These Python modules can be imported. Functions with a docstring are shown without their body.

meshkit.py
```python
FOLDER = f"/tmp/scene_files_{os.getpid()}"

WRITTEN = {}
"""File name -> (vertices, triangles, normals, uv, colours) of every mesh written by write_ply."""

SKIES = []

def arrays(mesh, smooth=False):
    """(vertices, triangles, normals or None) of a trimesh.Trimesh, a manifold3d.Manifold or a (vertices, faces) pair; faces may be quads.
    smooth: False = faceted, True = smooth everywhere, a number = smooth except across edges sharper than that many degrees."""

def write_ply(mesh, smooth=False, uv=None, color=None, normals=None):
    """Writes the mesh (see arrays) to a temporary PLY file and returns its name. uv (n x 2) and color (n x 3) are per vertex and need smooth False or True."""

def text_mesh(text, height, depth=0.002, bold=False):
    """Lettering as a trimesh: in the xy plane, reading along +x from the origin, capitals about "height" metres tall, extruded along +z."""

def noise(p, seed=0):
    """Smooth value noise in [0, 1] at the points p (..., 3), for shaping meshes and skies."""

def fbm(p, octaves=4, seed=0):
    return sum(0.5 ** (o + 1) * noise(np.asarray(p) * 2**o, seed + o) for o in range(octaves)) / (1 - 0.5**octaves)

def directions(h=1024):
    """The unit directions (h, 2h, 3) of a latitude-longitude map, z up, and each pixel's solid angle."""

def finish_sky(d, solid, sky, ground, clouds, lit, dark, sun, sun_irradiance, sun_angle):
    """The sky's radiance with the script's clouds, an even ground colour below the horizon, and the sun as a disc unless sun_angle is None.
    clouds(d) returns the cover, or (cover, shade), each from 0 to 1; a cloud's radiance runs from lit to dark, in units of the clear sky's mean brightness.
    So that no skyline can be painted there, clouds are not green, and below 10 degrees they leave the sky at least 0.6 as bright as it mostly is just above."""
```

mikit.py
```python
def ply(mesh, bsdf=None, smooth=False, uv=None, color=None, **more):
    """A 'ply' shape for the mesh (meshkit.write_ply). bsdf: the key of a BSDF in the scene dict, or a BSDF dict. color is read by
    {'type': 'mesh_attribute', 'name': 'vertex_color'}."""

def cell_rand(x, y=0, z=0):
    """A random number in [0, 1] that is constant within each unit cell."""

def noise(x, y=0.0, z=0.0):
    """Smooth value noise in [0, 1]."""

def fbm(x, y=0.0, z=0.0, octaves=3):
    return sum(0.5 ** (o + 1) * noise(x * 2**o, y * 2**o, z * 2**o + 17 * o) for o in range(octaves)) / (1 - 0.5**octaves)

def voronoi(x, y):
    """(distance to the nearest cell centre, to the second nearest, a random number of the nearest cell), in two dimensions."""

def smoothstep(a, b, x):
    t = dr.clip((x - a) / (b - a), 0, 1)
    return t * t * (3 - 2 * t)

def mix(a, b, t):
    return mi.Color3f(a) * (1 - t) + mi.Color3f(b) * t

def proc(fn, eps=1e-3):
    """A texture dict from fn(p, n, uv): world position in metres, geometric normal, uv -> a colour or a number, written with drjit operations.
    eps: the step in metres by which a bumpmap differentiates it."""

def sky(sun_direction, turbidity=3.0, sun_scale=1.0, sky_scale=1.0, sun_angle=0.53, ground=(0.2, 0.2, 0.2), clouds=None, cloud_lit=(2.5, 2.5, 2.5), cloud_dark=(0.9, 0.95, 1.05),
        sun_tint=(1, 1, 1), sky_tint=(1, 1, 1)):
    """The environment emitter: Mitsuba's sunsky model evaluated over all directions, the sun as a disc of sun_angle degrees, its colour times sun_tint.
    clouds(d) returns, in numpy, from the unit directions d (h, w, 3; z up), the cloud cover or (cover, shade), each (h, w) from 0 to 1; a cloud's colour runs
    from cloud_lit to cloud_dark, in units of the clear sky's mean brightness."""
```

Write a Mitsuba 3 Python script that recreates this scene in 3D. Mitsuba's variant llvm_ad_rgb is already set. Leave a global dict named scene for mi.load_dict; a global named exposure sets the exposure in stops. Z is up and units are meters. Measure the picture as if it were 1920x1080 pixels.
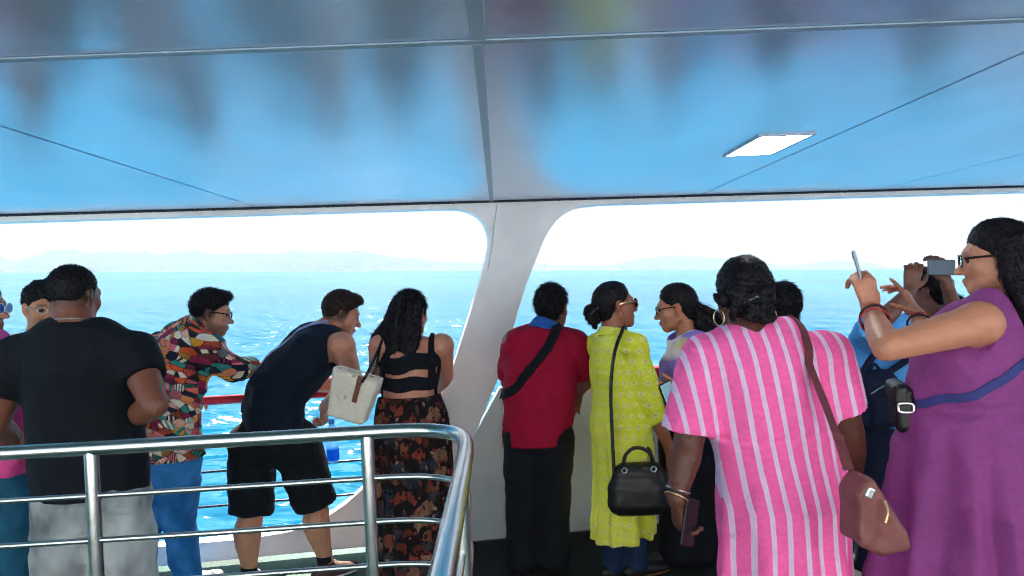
import math
from concurrent.futures import ThreadPoolExecutor
import numpy as np, trimesh, manifold3d, shapely
import shapely.geometry as sg
import drjit as dr
import mitsuba as mi
import mikit, meshkit
from mikit import proc, fbm, noise, voronoi, cell_rand, smoothstep, mix

scene, labels = {}, {}
T = mi.ScalarTransform4f
# ------------------------------------------------------------------ camera, sky, sun, exposure
SEA_TO_DECK = 4.2                        # the deck stands this far above the water
EYE = 1.52                               # the camera above the deck
exposure = 3.0
ORIGIN = np.array([0.0, 0.0, SEA_TO_DECK])
# the ferry heels a little: its axes (right, outboard, up) in the level world
HEEL = np.array([[0.99898, -0.01821, -0.04136], [0.01894, 0.99967, 0.01742], [0.04103, -0.01819, 0.99899]])
EYE_AT = ORIGIN + HEEL @ [0, 0, EYE]
scene['haze_air'] = {'type': 'homogeneous', 'albedo': {'type': 'rgb', 'value': [0.96, 0.965, 0.97]}, 'sigma_t': {'type': 'rgb', 'value': [1.9e-5, 2.4e-5, 3.1e-5]}}
scene['camera'] = {'type': 'perspective', 'fov': 70.0, 'fov_axis': 'x', 'near_clip': 0.05, 'far_clip': 40000.0,
                   'medium': {'type': 'ref', 'id': 'haze_air'},
                   'to_world': T().look_at(origin=EYE_AT.tolist(), target=(EYE_AT + [0, 0.99971, -0.02409]).tolist(), up=[0.0036, 0.02409, 0.9997])}
SUN = (-math.sin(math.radians(14)) * math.cos(math.radians(47)), math.cos(math.radians(14)) * math.cos(math.radians(47)), math.sin(math.radians(47)))


def haze_cover(d):
    el = np.degrees(np.arcsin(np.clip(d[..., 2], -1, 1)))
    base = np.interp(el, [0, 1.5, 4.5, 15, 40, 90], [0.0, 0.15, 0.85, 0.9, 0.75, 0.65])
    n = meshkit.fbm(np.stack([d[..., 0] * 3, d[..., 1] * 3, d[..., 2] * 7], -1), 4, 5)
    return np.clip(base + (n - 0.5) * 0.5, 0, 1)


scene['sky_light'] = mikit.sky(SUN, turbidity=3.0, sun_scale=1.32, sky_scale=0.52, sun_angle=2.2, sun_tint=(0.88, 0.97, 1.12), clouds=haze_cover, cloud_lit=(2.3, 2.32, 2.32))

# ------------------------------------------------------------------ helpers: colours, materials, entries


def lin(h):
    c = np.array([int(h[i:i + 2], 16) for i in (1, 3, 5)]) / 255.0
    return tuple(float(x) for x in np.where(c < 0.04045, c / 12.92, ((c + 0.055) / 1.055) ** 2.4))


def mat(name, color, rough=0.6, spec=0.4, metallic=0.0, bump=None, bump_scale=1.0, **more):
    base = color if isinstance(color, dict) else {'type': 'rgb', 'value': list(color)}
    b = {'type': 'principled', 'base_color': base, 'roughness': rough, 'metallic': metallic, **more}
    if metallic == 0:
        b['specular'] = spec
    if bump is not None:
        b = {'type': 'bumpmap', 'arbitrary': bump, 'scale': bump_scale, 'bsdf': b}
    scene[name] = {'type': 'twosided', 'bsdf': b}
    return name


def key_for(name):
    if name not in scene and name not in labels:
        return name
    k = 1
    while f'{name}_{k:03d}' in scene or f'{name}_{k:03d}' in labels:
        k += 1
    return f'{name}_{k:03d}'


def boat(v):
    return np.asarray(v, float) @ HEEL.T + ORIGIN


def put(name, mesh, m, parent=None, smooth=False, uv=None, color=None, world=False, **lab):
    """One entry of the scene. Meshes are given in the ferry's own metres unless world is set."""
    if hasattr(mesh, 'to_mesh'):
        q = mesh.to_mesh()
        mesh = (q.vert_properties[:, :3], q.tri_verts)
    if isinstance(mesh, trimesh.Trimesh):
        mesh = (mesh.vertices, mesh.faces)
    v, f = np.asarray(mesh[0], float), np.asarray(mesh[1], int)
    key = key_for(f'{parent}__{name}' if parent else name)
    scene[key] = mikit.ply((v if world else boat(v), f), m, smooth=smooth, uv=uv, color=color)
    if lab:
        labels[key] = lab
    return key


def thing(name, **lab):
    key = key_for(name)
    labels[key] = lab
    return key


def join(*ms):
    vs, fs, n = [], [], 0
    for m in ms:
        if hasattr(m, 'to_mesh'):
            q = m.to_mesh()
            m = (q.vert_properties[:, :3], q.tri_verts)
        if isinstance(m, trimesh.Trimesh):
            m = (m.vertices, m.faces)
        vs.append(np.asarray(m[0], float)); fs.append(np.asarray(m[1], int) + n); n += len(vs[-1])
    return np.vstack(vs), np.vstack(fs)


def spline(pts, n=8, closed=False):
    """Catmull-Rom through the points."""
    p = np.asarray(pts, float)
    q = np.vstack([p[-1], p, p[:2]]) if closed else np.vstack([2 * p[0] - p[1], p, 2 * p[-1] - p[-2]])
    out = []
    for i in range(len(q) - 3):
        for t in np.arange(n) / n:
            a, b, c, d = q[i:i + 4]
            out.append(0.5 * (2 * b + (c - a) * t + (2 * a - 5 * b + 4 * c - d) * t * t + (3 * b - a - 3 * c + d) * t ** 3))
    if not closed:
        out.append(p[-1])
    return np.array(out)


def pipe(path, r, sides=12, closed=False):
    """A round tube of radius r (a number or one per point) along the path, with end caps."""
    p = np.asarray(path, float)
    n = len(p)
    r = np.broadcast_to(r, n)
    t = np.gradient(p, axis=0) if not closed else np.roll(p, -1, 0) - np.roll(p, 1, 0)
    t /= np.linalg.norm(t, axis=1, keepdims=True) + 1e-12
    a = np.cross(t[0], [0, 0, 1] if abs(t[0][2]) < 0.9 else [1, 0, 0]); a /= np.linalg.norm(a)
    v = []
    for i in range(n):
        a = a - t[i] * (a @ t[i]); a /= np.linalg.norm(a)
        b = np.cross(t[i], a)
        th = np.arange(sides) * 2 * np.pi / sides
        v.append(p[i] + r[i] * (np.cos(th)[:, None] * a + np.sin(th)[:, None] * b))
    v = np.vstack(v)
    f = []
    for i in range(n if closed else n - 1):
        j = (i + 1) % n
        for k in range(sides):
            q = (k + 1) % sides
            f += [[i * sides + k, i * sides + q, j * sides + q], [i * sides + k, j * sides + q, j * sides + k]]
    if not closed:
        c0, c1 = len(v), len(v) + 1
        v = np.vstack([v, p[0], p[-1]])
        for k in range(sides):
            q = (k + 1) % sides
            f += [[c0, q, k], [c1, (n - 1) * sides + k, (n - 1) * sides + q]]
    return v, np.array(f)


def rbox(lo, hi, r=0.006, frame=None, at=(0, 0, 0)):
    """A box with rounded edges; frame: rows are its axes."""
    lo, hi = np.asarray(lo, float), np.asarray(hi, float)
    r = min(r, (hi - lo).min() * 0.45)
    s = manifold3d.Manifold.sphere(r, 8)
    out = manifold3d.Manifold.batch_hull([s.translate([float(q) for q in ((lo if a == 0 else hi) + r * (1 - 2 * a if a == 0 else -1))[[0]]] + [0, 0]) for a in ()] or
                                         [s.translate([float(lo[0] + r if a == 0 else hi[0] - r), float(lo[1] + r if b == 0 else hi[1] - r), float(lo[2] + r if c == 0 else hi[2] - r)])
                                          for a in (0, 1) for b in (0, 1) for c in (0, 1)])
    q = out.to_mesh()
    v = q.vert_properties[:, :3].astype(float)
    if frame is not None:
        v = v @ np.asarray(frame, float)
    return v + np.asarray(at, float), q.tri_verts


def prism(poly, thick, place):
    """A shapely polygon extruded by thick and mapped by place((n, 3) of u, v, depth)."""
    out = [trimesh.creation.extrude_polygon(g, thick, engine='earcut') for g in getattr(poly, 'geoms', [poly])]
    v, f = join(*out)
    return place(v), f


# ------------------------------------------------------------------ materials of the ferry and the sea
mat('white_paint', proc(lambda p, n, uv: mix(lin('#e0e4e9'), lin('#c4c8ce'), smoothstep(0.45, 0.8, fbm(p.x * 3, p.y * 3, p.z * 2.0, 4)) * 0.6)), 0.35, 0.5)
mat('bulwark_paint', proc(lambda p, n, uv: mix(lin('#d0dbe0'), lin('#b9c6cc'), smoothstep(0.3, 0.8, fbm(p.x * 2, p.y * 2, p.z * 2.5, 4)))), 0.42, 0.5)
mat('ceiling_panel', proc(lambda p, n, uv: mix(lin('#d9e8f8'), lin('#c9dcf0'), fbm(p.x * 1.2, p.y * 1.2, 0.0, 3))),
    proc(lambda p, n, uv: 0.20 + 0.10 * fbm(p.x * 5, p.y * 1.6, 3.0, 3)), metallic=0.8,
    bump=proc(lambda p, n, uv: fbm(p.x * 2.2, p.y * 1.1, 1.0, 2) * 0.012, 4e-3))
mat('seam_trim', lin('#8fa5b8'), 0.35, metallic=0.3)
mat('seam_gap', lin('#2b3641'), 0.7)
mat('steel', proc(lambda p, n, uv: mix((0.62, 0.63, 0.64), (0.45, 0.46, 0.47), fbm(p.x * 30, p.y * 30, p.z * 30, 3))), proc(lambda p, n, uv: 0.13 + 0.12 * fbm(p.x * 60, p.y * 60, p.z * 60, 2)), metallic=1.0)
mat('red_paint', lin('#b3122c'), 0.25, 0.6)
mat('dark_wire', lin('#3a4a58'), 0.4, metallic=0.6)
mat('deck_green', proc(lambda p, n, uv: mix(lin('#0d5f55'), lin('#083a36'), smoothstep(0.35, 0.75, fbm(p.x * 6, p.y * 6, 0.0, 4)))), 0.5, 0.4,
    bump=proc(lambda p, n, uv: noise(p.x * 220, p.y * 220) * 0.0008, 1e-3))
mat('rubber_black', lin('#14181a'), 0.75, 0.3, bump=proc(lambda p, n, uv: noise(p.x * 160, p.y * 160) * 0.001, 1e-3))
mat('hull_paint', lin('#dfe3e4'), 0.4)
mat('hill_green', proc(lambda p, n, uv: mix(lin('#3c5648'), lin('#5b6c5c'), fbm(p.x * 0.01, p.y * 0.01, p.z * 0.02, 4))), 0.9, 0.1)


def ripple(p, n, uv):
    far = dr.sqrt(dr.square(p.x) + dr.square(p.y))
    near = smoothstep(160.0, 20.0, far)
    h = 0.60 * (fbm(p.x * 0.33, p.y * 0.62, 0.0, 4) + 0.6 * fbm(p.x * 0.09 + 9, p.y * 0.2, 2.0, 3))
    return h + near * 0.05 * fbm(p.x * 2.1, p.y * 3.3, 5.0, 3)


def sea_color(p, n, uv):
    patch = fbm(p.x * 0.02, p.y * 0.006, 1.0, 3)
    return mix(lin('#11678f'), lin('#1b7da8'), patch)


mat('sea_water', proc(sea_color), 0.09, 0.30, bump=proc(ripple, 0.05))

# ------------------------------------------------------------------ the sea, the far hills
NR, TH0, TH1 = 340, math.radians(18), math.radians(162)


def sea():
    r = np.concatenate([[0.5], np.geomspace(4.0, 28500.0, NR)])
    th = np.concatenate([np.linspace(TH0, TH1, 480), np.linspace(TH1, TH0 + 2 * np.pi, 60)[1:]])
    rr, tt = np.meshgrid(r, th, indexing='ij')
    x, y = rr * np.cos(tt), rr * np.sin(tt)
    p = np.stack([x, y, 0 * x], -1)
    z = np.zeros_like(x)
    for (lx, ly, a, s) in ((9.0, 4.0, 0.48, 1), (3.4, 1.7, 0.24, 2), (1.3, 0.7, 0.09, 3)):
        fade = np.clip(1.6 - rr * 0.02 / (0.5 * ly) * 1.2, 0, 1)
        z += a * fade * (1 - np.abs(2 * meshkit.noise(p / [lx, ly, 1], s) - 1) - 0.5)
    v = np.stack([x, y, z], -1).reshape(-1, 3)
    nt = len(th)
    i, j = np.meshgrid(np.arange(len(r) - 1), np.arange(nt), indexing='ij')
    a, b = i * nt + j, i * nt + (j + 1) % nt
    q = np.stack([a, a + nt, b + nt, b], -1).reshape(-1, 4)
    return v, np.vstack([q[:, [0, 1, 2]], q[:, [0, 2, 3]]])


put('sea', sea(), 'sea_water', smooth=True, world=True, kind='structure', label='choppy light blue sea glittering beyond the rail', category='sea')


def ridge(x0, x1, y, depth, top, seed, nx=240, ny=14):
    x = np.linspace(x0, x1, nx); w = np.linspace(-1, 1, ny)
    xx, ww = np.meshgrid(x, w, indexing='ij')
    crest = meshkit.fbm(np.stack([x / 3400, 0 * x, 0 * x], -1), 3, seed) ** 1.2 * np.clip(np.minimum(x - x0, x1 - x) / 4000, 0, 1) ** 0.7
    rough = meshkit.fbm(np.stack([xx / 1500, ww * 1.5, 0 * xx], -1), 4, seed + 3)
    z = top * 1.6 * crest[:, None] * np.clip(1 - np.abs(ww), 0, 1) ** 0.8 * (0.8 + 0.4 * rough) - 3
    v = np.stack([xx, y + ww * depth, z], -1).reshape(-1, 3)
    i, j = np.meshgrid(np.arange(nx - 1), np.arange(ny - 1), indexing='ij')
    a = (i * ny + j).ravel()
    q = np.stack([a, a + ny, a + ny + 1, a + 1], -1)
    return v, np.vstack([q[:, [0, 1, 2]], q[:, [0, 2, 3]]])


put('hills', ridge(-24500, 2600, 25000, 2200, 900, 11), 'hill_green', smooth=True, world=True, kind='structure', label='faint hazy hills on the left horizon', category='hills')
# the air between here and the hills
scene['haze'] = {'type': 'cube', 'to_world': T().translate([0, 0, 748]).scale([29500, 29500, 750]), 'bsdf': {'type': 'null'}, 'interior': {'type': 'ref', 'id': 'haze_air'}}
labels['haze'] = {'kind': 'stuff', 'label': 'thin pale haze over the sea', 'category': 'haze'}
put('hills', ridge(-500, 15500, 26500, 2000, 900, 23), 'hill_green', smooth=True, world=True, kind='structure', label='fainter hazy hills on the horizon right of the pillar', category='hills')
# ------------------------------------------------------------------ the ferry: ceiling, wall, deck
HC = 2.007
WY, WS = 4.30, 0.13                      # the side wall runs along y = WY + WS * x
WN = np.array([-WS, 1.0, 0]) / math.hypot(1, WS)


def wall_y(x):
    return WY + WS * x


def on_wall(off):
    """(u, v, depth) -> a wall sheet whose inner face lies off metres outside the wall line."""
    def f(v):
        return np.stack([v[:, 0], wall_y(v[:, 0]), v[:, 1]], 1) + WN * (off + v[:, 2:3])
    return f


ceil = thing('ceiling', kind='structure', label='glossy blue grey ceiling panels over the deck', category='ceiling')
slab = sg.Polygon([(-9, -0.35), (9, -0.35), (9, wall_y(9) - 0.03), (-9, wall_y(-9) - 0.03)])
put('backing', prism(slab, 0.1, lambda v: v + [0, 0, HC + 0.016]), 'seam_gap', ceil)
SEAM_X = [-9.0, -7.71, -6.43, -5.15, -3.87, -2.6, -1.326, -0.02, 1.255, 2.43, 3.7, 4.97, 6.25, 7.52, 9.0]
LIGHT = (0.95, 1.147, 2.585, 2.995)


def seam_y(x):
    return 1.46 + (0.0 if x < 0.2 else 0.02)


rows = [(-0.35, 1.46), (1.46, None)]
for a, b in zip(SEAM_X[:-1], SEAM_X[1:]):
    for y0, y1 in rows:
        g = 0.004
        poly = sg.Polygon([(a + g, y0 + g), (b - g, y0 + g), (b - g, y1 - g if y1 else wall_y(b) - 0.035), (a + g, y1 - g if y1 else wall_y(a) - 0.035)])
        if y1 is None and a < LIGHT[0] < b:
            poly = poly.difference(sg.box(LIGHT[0] - 0.007, LIGHT[2] - 0.007, LIGHT[1] + 0.007, LIGHT[3] + 0.007))
        put('panel', prism(poly, 0.014, lambda v: v + [0, 0, HC]), 'ceiling_panel', ceil)
for y in (1.46,):
    put('seam_strip', rbox((-9, y - 0.011, HC - 0.006), (9, y + 0.011, HC - 0.0008), 0.0024), 'seam_trim', ceil, smooth=40)
for x in SEAM_X[7:8]:
    put('seam_strip', rbox((x - 0.012, 1.475, HC - 0.006), (x + 0.012, wall_y(x) - 0.04, HC - 0.0008), 0.0024), 'seam_trim', ceil, smooth=40)
    put('seam_strip', rbox((x - 0.016, -0.34, HC - 0.006), (x + 0.016, 1.447, HC - 0.0008), 0.0024), 'seam_trim', ceil, smooth=40)
# the lit ceiling light
lamp = thing('ceiling_light', label='small rectangular lit light panel set into the ceiling', category='ceiling light')
x0, x1, y0, y1 = LIGHT
ring = sg.box(x0 - 0.006, y0 - 0.006, x1 + 0.006, y1 + 0.006).difference(sg.box(x0 + 0.006, y0 + 0.006, x1 - 0.006, y1 - 0.006))
put('frame', prism(ring, 0.02, lambda v: v + [0, 0, HC - 0.007]), 'seam_trim', lamp)
scene[f'{lamp}__diffuser'] = {**mikit.ply((boat([(x0 + 0.008, y0 + 0.008, HC + 0.004), (x0 + 0.008, y1 - 0.008, HC + 0.004), (x1 - 0.008, y1 - 0.008, HC + 0.004), (x1 - 0.008, y0 + 0.008, HC + 0.004)]), [[0, 1, 2], [0, 2, 3]]), 'white_paint'),
                              'emitter': {'type': 'area', 'radiance': {'type': 'rgb', 'value': [2.2, 2.2, 2.15]}}}

# openings of the wall, in metres along and up
left_edge = spline([(-0.275, 1.968), (-0.183, 1.957), (-0.092, 1.906), (-0.047, 1.795), (-0.072, 1.655), (-0.144, 1.439), (-0.233, 1.194), (-0.303, 1.011), (-0.390, 0.846), (-0.516, 0.679),
                    (-0.675, 0.519), (-0.84, 0.373), (-0.992, 0.264), (-1.192, 0.185), (-1.44, 0.158)], 6)
open_left = sg.Polygon([(-4.2, 1.968)] + [tuple(q) for q in left_edge] + [(-4.2, 0.158)])
right_edge = spline([(0.645, 1.968), (0.498, 1.952), (0.382, 1.897), (0.298, 1.798), (0.238, 1.674), (0.156, 1.488), (0.047, 1.178), (-0.02, 0.98)], 6)
joint = [(-0.02, 0.98), (-0.19, 0.62), (-0.25, 0.40), (-0.27, 0.012)]
open_right = sg.Polygon([(6.4, 1.968)] + [tuple(q) for q in right_edge] + [(-0.02, 0.92), (6.4, 0.92)])
wall = thing('side_wall', kind='structure', label='white painted side wall with rounded openings to the sea', category='wall')
full = sg.box(-9, 0.05, 9, HC - 0.004)
below = sg.Polygon(joint + [(9, 0.012), (9, 0.98)])
frame = full.difference(open_left).difference(open_right).difference(below.buffer(0.0))
far_left = sg.box(-9, 0.05, -4.9, 1.968)
frame = frame.difference(sg.box(-8.6, 0.158, -4.75, 1.968)).difference(sg.box(6.9, 0.98, 8.7, 1.968)) if True else frame
lintel = frame.intersection(sg.box(-9, 1.915, 9, HC))
put('pillar', prism(frame, 0.10, on_wall(0.0)), 'white_paint', wall, label='white slanted pillar between the two openings', smooth=25)
bul = sg.Polygon([(joint[0][0] + 0.006, 0.905)] + [(x + 0.006, z) for x, z in joint[1:]] + [(9, 0.012), (9, 0.905)])
put('bulwark', prism(bul, 0.06, on_wall(0.035)), 'bulwark_paint', wall, label='grey white bulwark below the right opening')
put('weld_seam', pipe([(x, wall_y(x) - 0.001, z) for x, z in ((0.012, 1.985), (-0.012, 1.86), (-0.030, 1.74), (-0.060, 1.60))], 0.0022, 6), 'seam_trim', wall, smooth=40)
put('edge_trim', pipe([(x, wall_y(x) - 0.012, HC - 0.004) for x in (-9, -4, 0, 4, 9)], 0.007, 8), 'seam_gap', wall, smooth=40)
# red cap rail on the bulwark
cap = thing('red_cap_rail', label='red painted cap rail along the top of the bulwark right of the pillar', category='rail')
a, b = 0.0, 6.3
capv = rbox((-0.015, 0.0, 0.908), (6.35, 0.13, 0.968), 0.022)
put('rail', (np.stack([capv[0][:, 0], wall_y(capv[0][:, 0]) + capv[0][:, 1] - 0.005, capv[0][:, 2]], 1), capv[1]), 'red_paint', cap, smooth=40)
for x in (0.9, 2.2, 3.5):
    put('bracket', rbox((x - 0.02, wall_y(x) - 0.03, 0.80), (x + 0.02, wall_y(x) + 0.03, 0.905), 0.006), 'white_paint', cap)
# guard rail in the gate opening
guard = thing('guard_rail', label='guard rail with red handrail and thin bars across the left opening', category='rail')
put('handrail', pipe([(x, wall_y(x) + 0.10, 0.93) for x in np.linspace(-4.6, -0.31, 8)], 0.026, 14), 'red_paint', guard, smooth=40)
for z in (0.535, 0.34):
    put('bar', pipe([(x, wall_y(x) + 0.06, z) for x in np.linspace(-4.6, -0.6, 8)], 0.0075, 8), 'dark_wire', guard, smooth=40)
put('stanchion', pipe([(-2.4, wall_y(-2.4) + 0.10, 0.10), (-2.4, wall_y(-2.4) + 0.10, 0.93)], 0.016, 10), 'white_paint', guard, smooth=40)
put('stanchion', pipe([(-4.1, wall_y(-4.1) + 0.10, 0.10), (-4.1, wall_y(-4.1) + 0.10, 0.93)], 0.016, 10), 'white_paint', guard, smooth=40)
# decks
deck = sg.Polygon([(-9, -1.7), (9, -1.7), (9, wall_y(9) + 0.2), (-9, wall_y(-9) + 0.2)])
put('deck', prism(deck, 0.12, lambda v: v + [0, 0, -0.12]), 'deck_green', kind='structure', label='dark green painted deck', category='deck')
sheet_poly = sg.Polygon([(-0.42, 2.6), (8.8, 2.6), (8.8, wall_y(8.8) + 0.028), (-0.27, wall_y(-0.27) + 0.028), (-0.42, wall_y(-0.42) - 0.02)])  # black sheet over the green deck along the bulwark
put('black_sheet', prism(sheet_poly, 0.008, lambda v: v), 'rubber_black', label='black sheet on the deck along the bulwark', category='mat')
# hull below and the added sun-blocking overhang above, outside
put('hull', prism(sg.Polygon([(-9, -8.8), (9, -8.8), (9, wall_y(9) + 0.24), (-9, wall_y(-9) + 0.24)]), 4.6, lambda v: v + [0, 0, -4.75]), 'hull_paint', kind='structure', label='white hull of the ferry', category='hull')
put('added_sun_overhang', prism(sg.Polygon([(-9, -0.45), (9, -0.45), (9, wall_y(9) + 0.75), (-9, wall_y(-9) + 0.75)]), 0.12, lambda v: v + [0, 0, HC + 0.20]), 'hull_paint', kind='structure', label='unseen slab overhanging the side, added to keep the sun off the people', category='deck')  # added out of view, reaching outboard to shade the people at the rail
put('lintel', prism(sg.box(-9, HC - 0.03, 9, HC + 0.21), 0.04, on_wall(0.10)), 'white_paint', wall)
put('added_bounce_deck', prism(sg.box(-9, -8.6, 9, -1.7), 0.12, lambda v: v + [0, 0, -0.12]), 'white_paint', kind='structure', label='pale deck added behind the camera to bounce sunlight inside', category='deck')  # added pale and out of view, so sunlit paint bounces light under the ceiling
reflector = thing('added_reflector_wall', kind='structure', label='white wall added behind the camera to reflect sunlight inside', category='wall')  # added reflector, never in view: its sunlit face fills the backs of the people
put('panel', rbox((-9, -3.25, 0.002), (9, -3.1, 5.2), 0.02), 'white_paint', reflector)
for x in (-6.5, -3.9, -1.3, 1.3, 3.9, 6.5):
    put('added_window', rbox((x - 0.45, -3.112, 1.1), (x + 0.45, -3.09, 1.8), 0.01), 'seam_gap', reflector)
far = thing('far_wall', kind='structure', label='white wall of the far side behind the camera', category='wall')
put('bulwark', rbox((-9, -8.72, 0), (9, -8.62, 1.0), 0.01), 'bulwark_paint', far)
# ------------------------------------------------------------------ the stainless handrail round the stairwell
rail = thing('steel_handrail', label='polished stainless steel handrail with two thin crossbars turning a corner', category='railing')


def rail_path(z, d=0.0):
    pts = [(-3.4, 1.90), (-2.4, 1.925), (-1.342, 1.962), (-0.78, 1.985), (-0.42, 2.005), (-0.29, 2.008), (-0.195, 1.985), (-0.125, 1.915), (-0.099, 1.80), (-0.094, 1.60), (-0.094, 1.3), (-0.094, 0.9), (-0.094, 0.4), (-0.094, -0.4)]
    return spline([(x, y, z) for x, y in pts], 6)


put('top_rail', pipe(rail_path(1.13), 0.0190, 20), 'steel', rail, smooth=60)
for z in (1.003, 0.883, 0.763, 0.643, 0.523):
    put('crossbar', pipe(rail_path(z), 0.0078, 12), 'steel', rail, smooth=60)
for x, y in ((-2.6, 1.92), (-1.109, 1.973), (-0.379, 2.007), (-0.094, 1.42), (-0.094, 0.2)):
    put('post', pipe([(x, y, 0.0), (x, y, 1.12)], 0.0182, 18), 'steel', rail, smooth=60)
    put('collar', pipe([(x, y, 0.0), (x, y, 0.012)], 0.045, 18), 'steel', rail, smooth=40)
# ------------------------------------------------------------------ signed distances: bodies, clothes, hair, bags


def smin(a, b, k):
    if k <= 0:
        return np.minimum(a, b)
    h = np.clip(0.5 + 0.5 * (b - a) / k, 0, 1)
    return b + (a - b) * h - k * h * (1 - h)


class Tube:
    """A tapering tube through stations; R is a radius per station or a pair (along side, across)."""

    def __init__(self, C, R, side=None, smooth=3):
        C = np.asarray(C, float); R = np.asarray(R, float)
        if R.ndim == 0:
            R = np.full(len(C), float(R))
        if R.ndim == 1:
            R = np.stack([R, R], 1)
        if smooth and len(C) > 2:
            cr = spline(np.hstack([C, R]), smooth)
            C, R = cr[:, :3], np.maximum(cr[:, 3:], 0.002)
        self.C, self.R, self.side = C.astype(np.float32), R.astype(np.float32), None if side is None else np.asarray(side, np.float32)
        m = R.max()
        self.lo, self.hi = C.min(0) - m, C.max(0) + m

    def __call__(self, P):
        d = np.full(len(P), 9.0, np.float32)
        for i in range(len(self.C) - 1):
            a, ab = self.C[i], self.C[i + 1] - self.C[i]
            L2 = ab @ ab + 1e-12
            q = P - a
            t = np.clip(q @ (ab / L2), 0, 1)
            q -= t[:, None] * ab
            if self.side is None:
                d = np.minimum(d, np.sqrt(np.einsum('ij,ij->i', q, q)) - (self.R[i, 0] + t * (self.R[i + 1, 0] - self.R[i, 0])))
            else:
                r = self.R[i] + t[:, None] * (self.R[i + 1] - self.R[i])
                n = ab / math.sqrt(L2)
                s = self.side - n * (self.side @ n); s /= np.linalg.norm(s)
                w = np.cross(n, s)
                u, v, z = q @ s, q @ w, q @ n
                A, B = r[:, 0], r[:, 1]
                c = np.minimum(A, B)
                k0 = np.sqrt((u / A) ** 2 + (v / B) ** 2 + (z / c) ** 2)
                k1 = np.sqrt((u / A ** 2) ** 2 + (v / B ** 2) ** 2 + (z / c ** 2) ** 2) + 1e-9
                d = np.minimum(d, np.where(k0 < 1e-3, -c, k0 * (k0 - 1) / k1))
        return d


class Ell:
    """An ellipsoid with centre c and radii r in the frame A (rows are axes)."""

    def __init__(self, c, r, A=np.eye(3)):
        self.c, self.r, self.A = np.asarray(c, np.float32), np.asarray(r, np.float32), np.asarray(A, np.float32)
        self.lo, self.hi = self.c - self.r.max(), self.c + self.r.max()

    def __call__(self, P):
        q = (P - self.c) @ self.A.T
        e = q / self.r; k0 = np.sqrt(np.einsum('ij,ij->i', e, e)); e /= self.r; k1 = np.sqrt(np.einsum('ij,ij->i', e, e)) + 1e-9
        return np.where(k0 < 1e-3, -self.r.min(), k0 * (k0 - 1) / k1)


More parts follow.
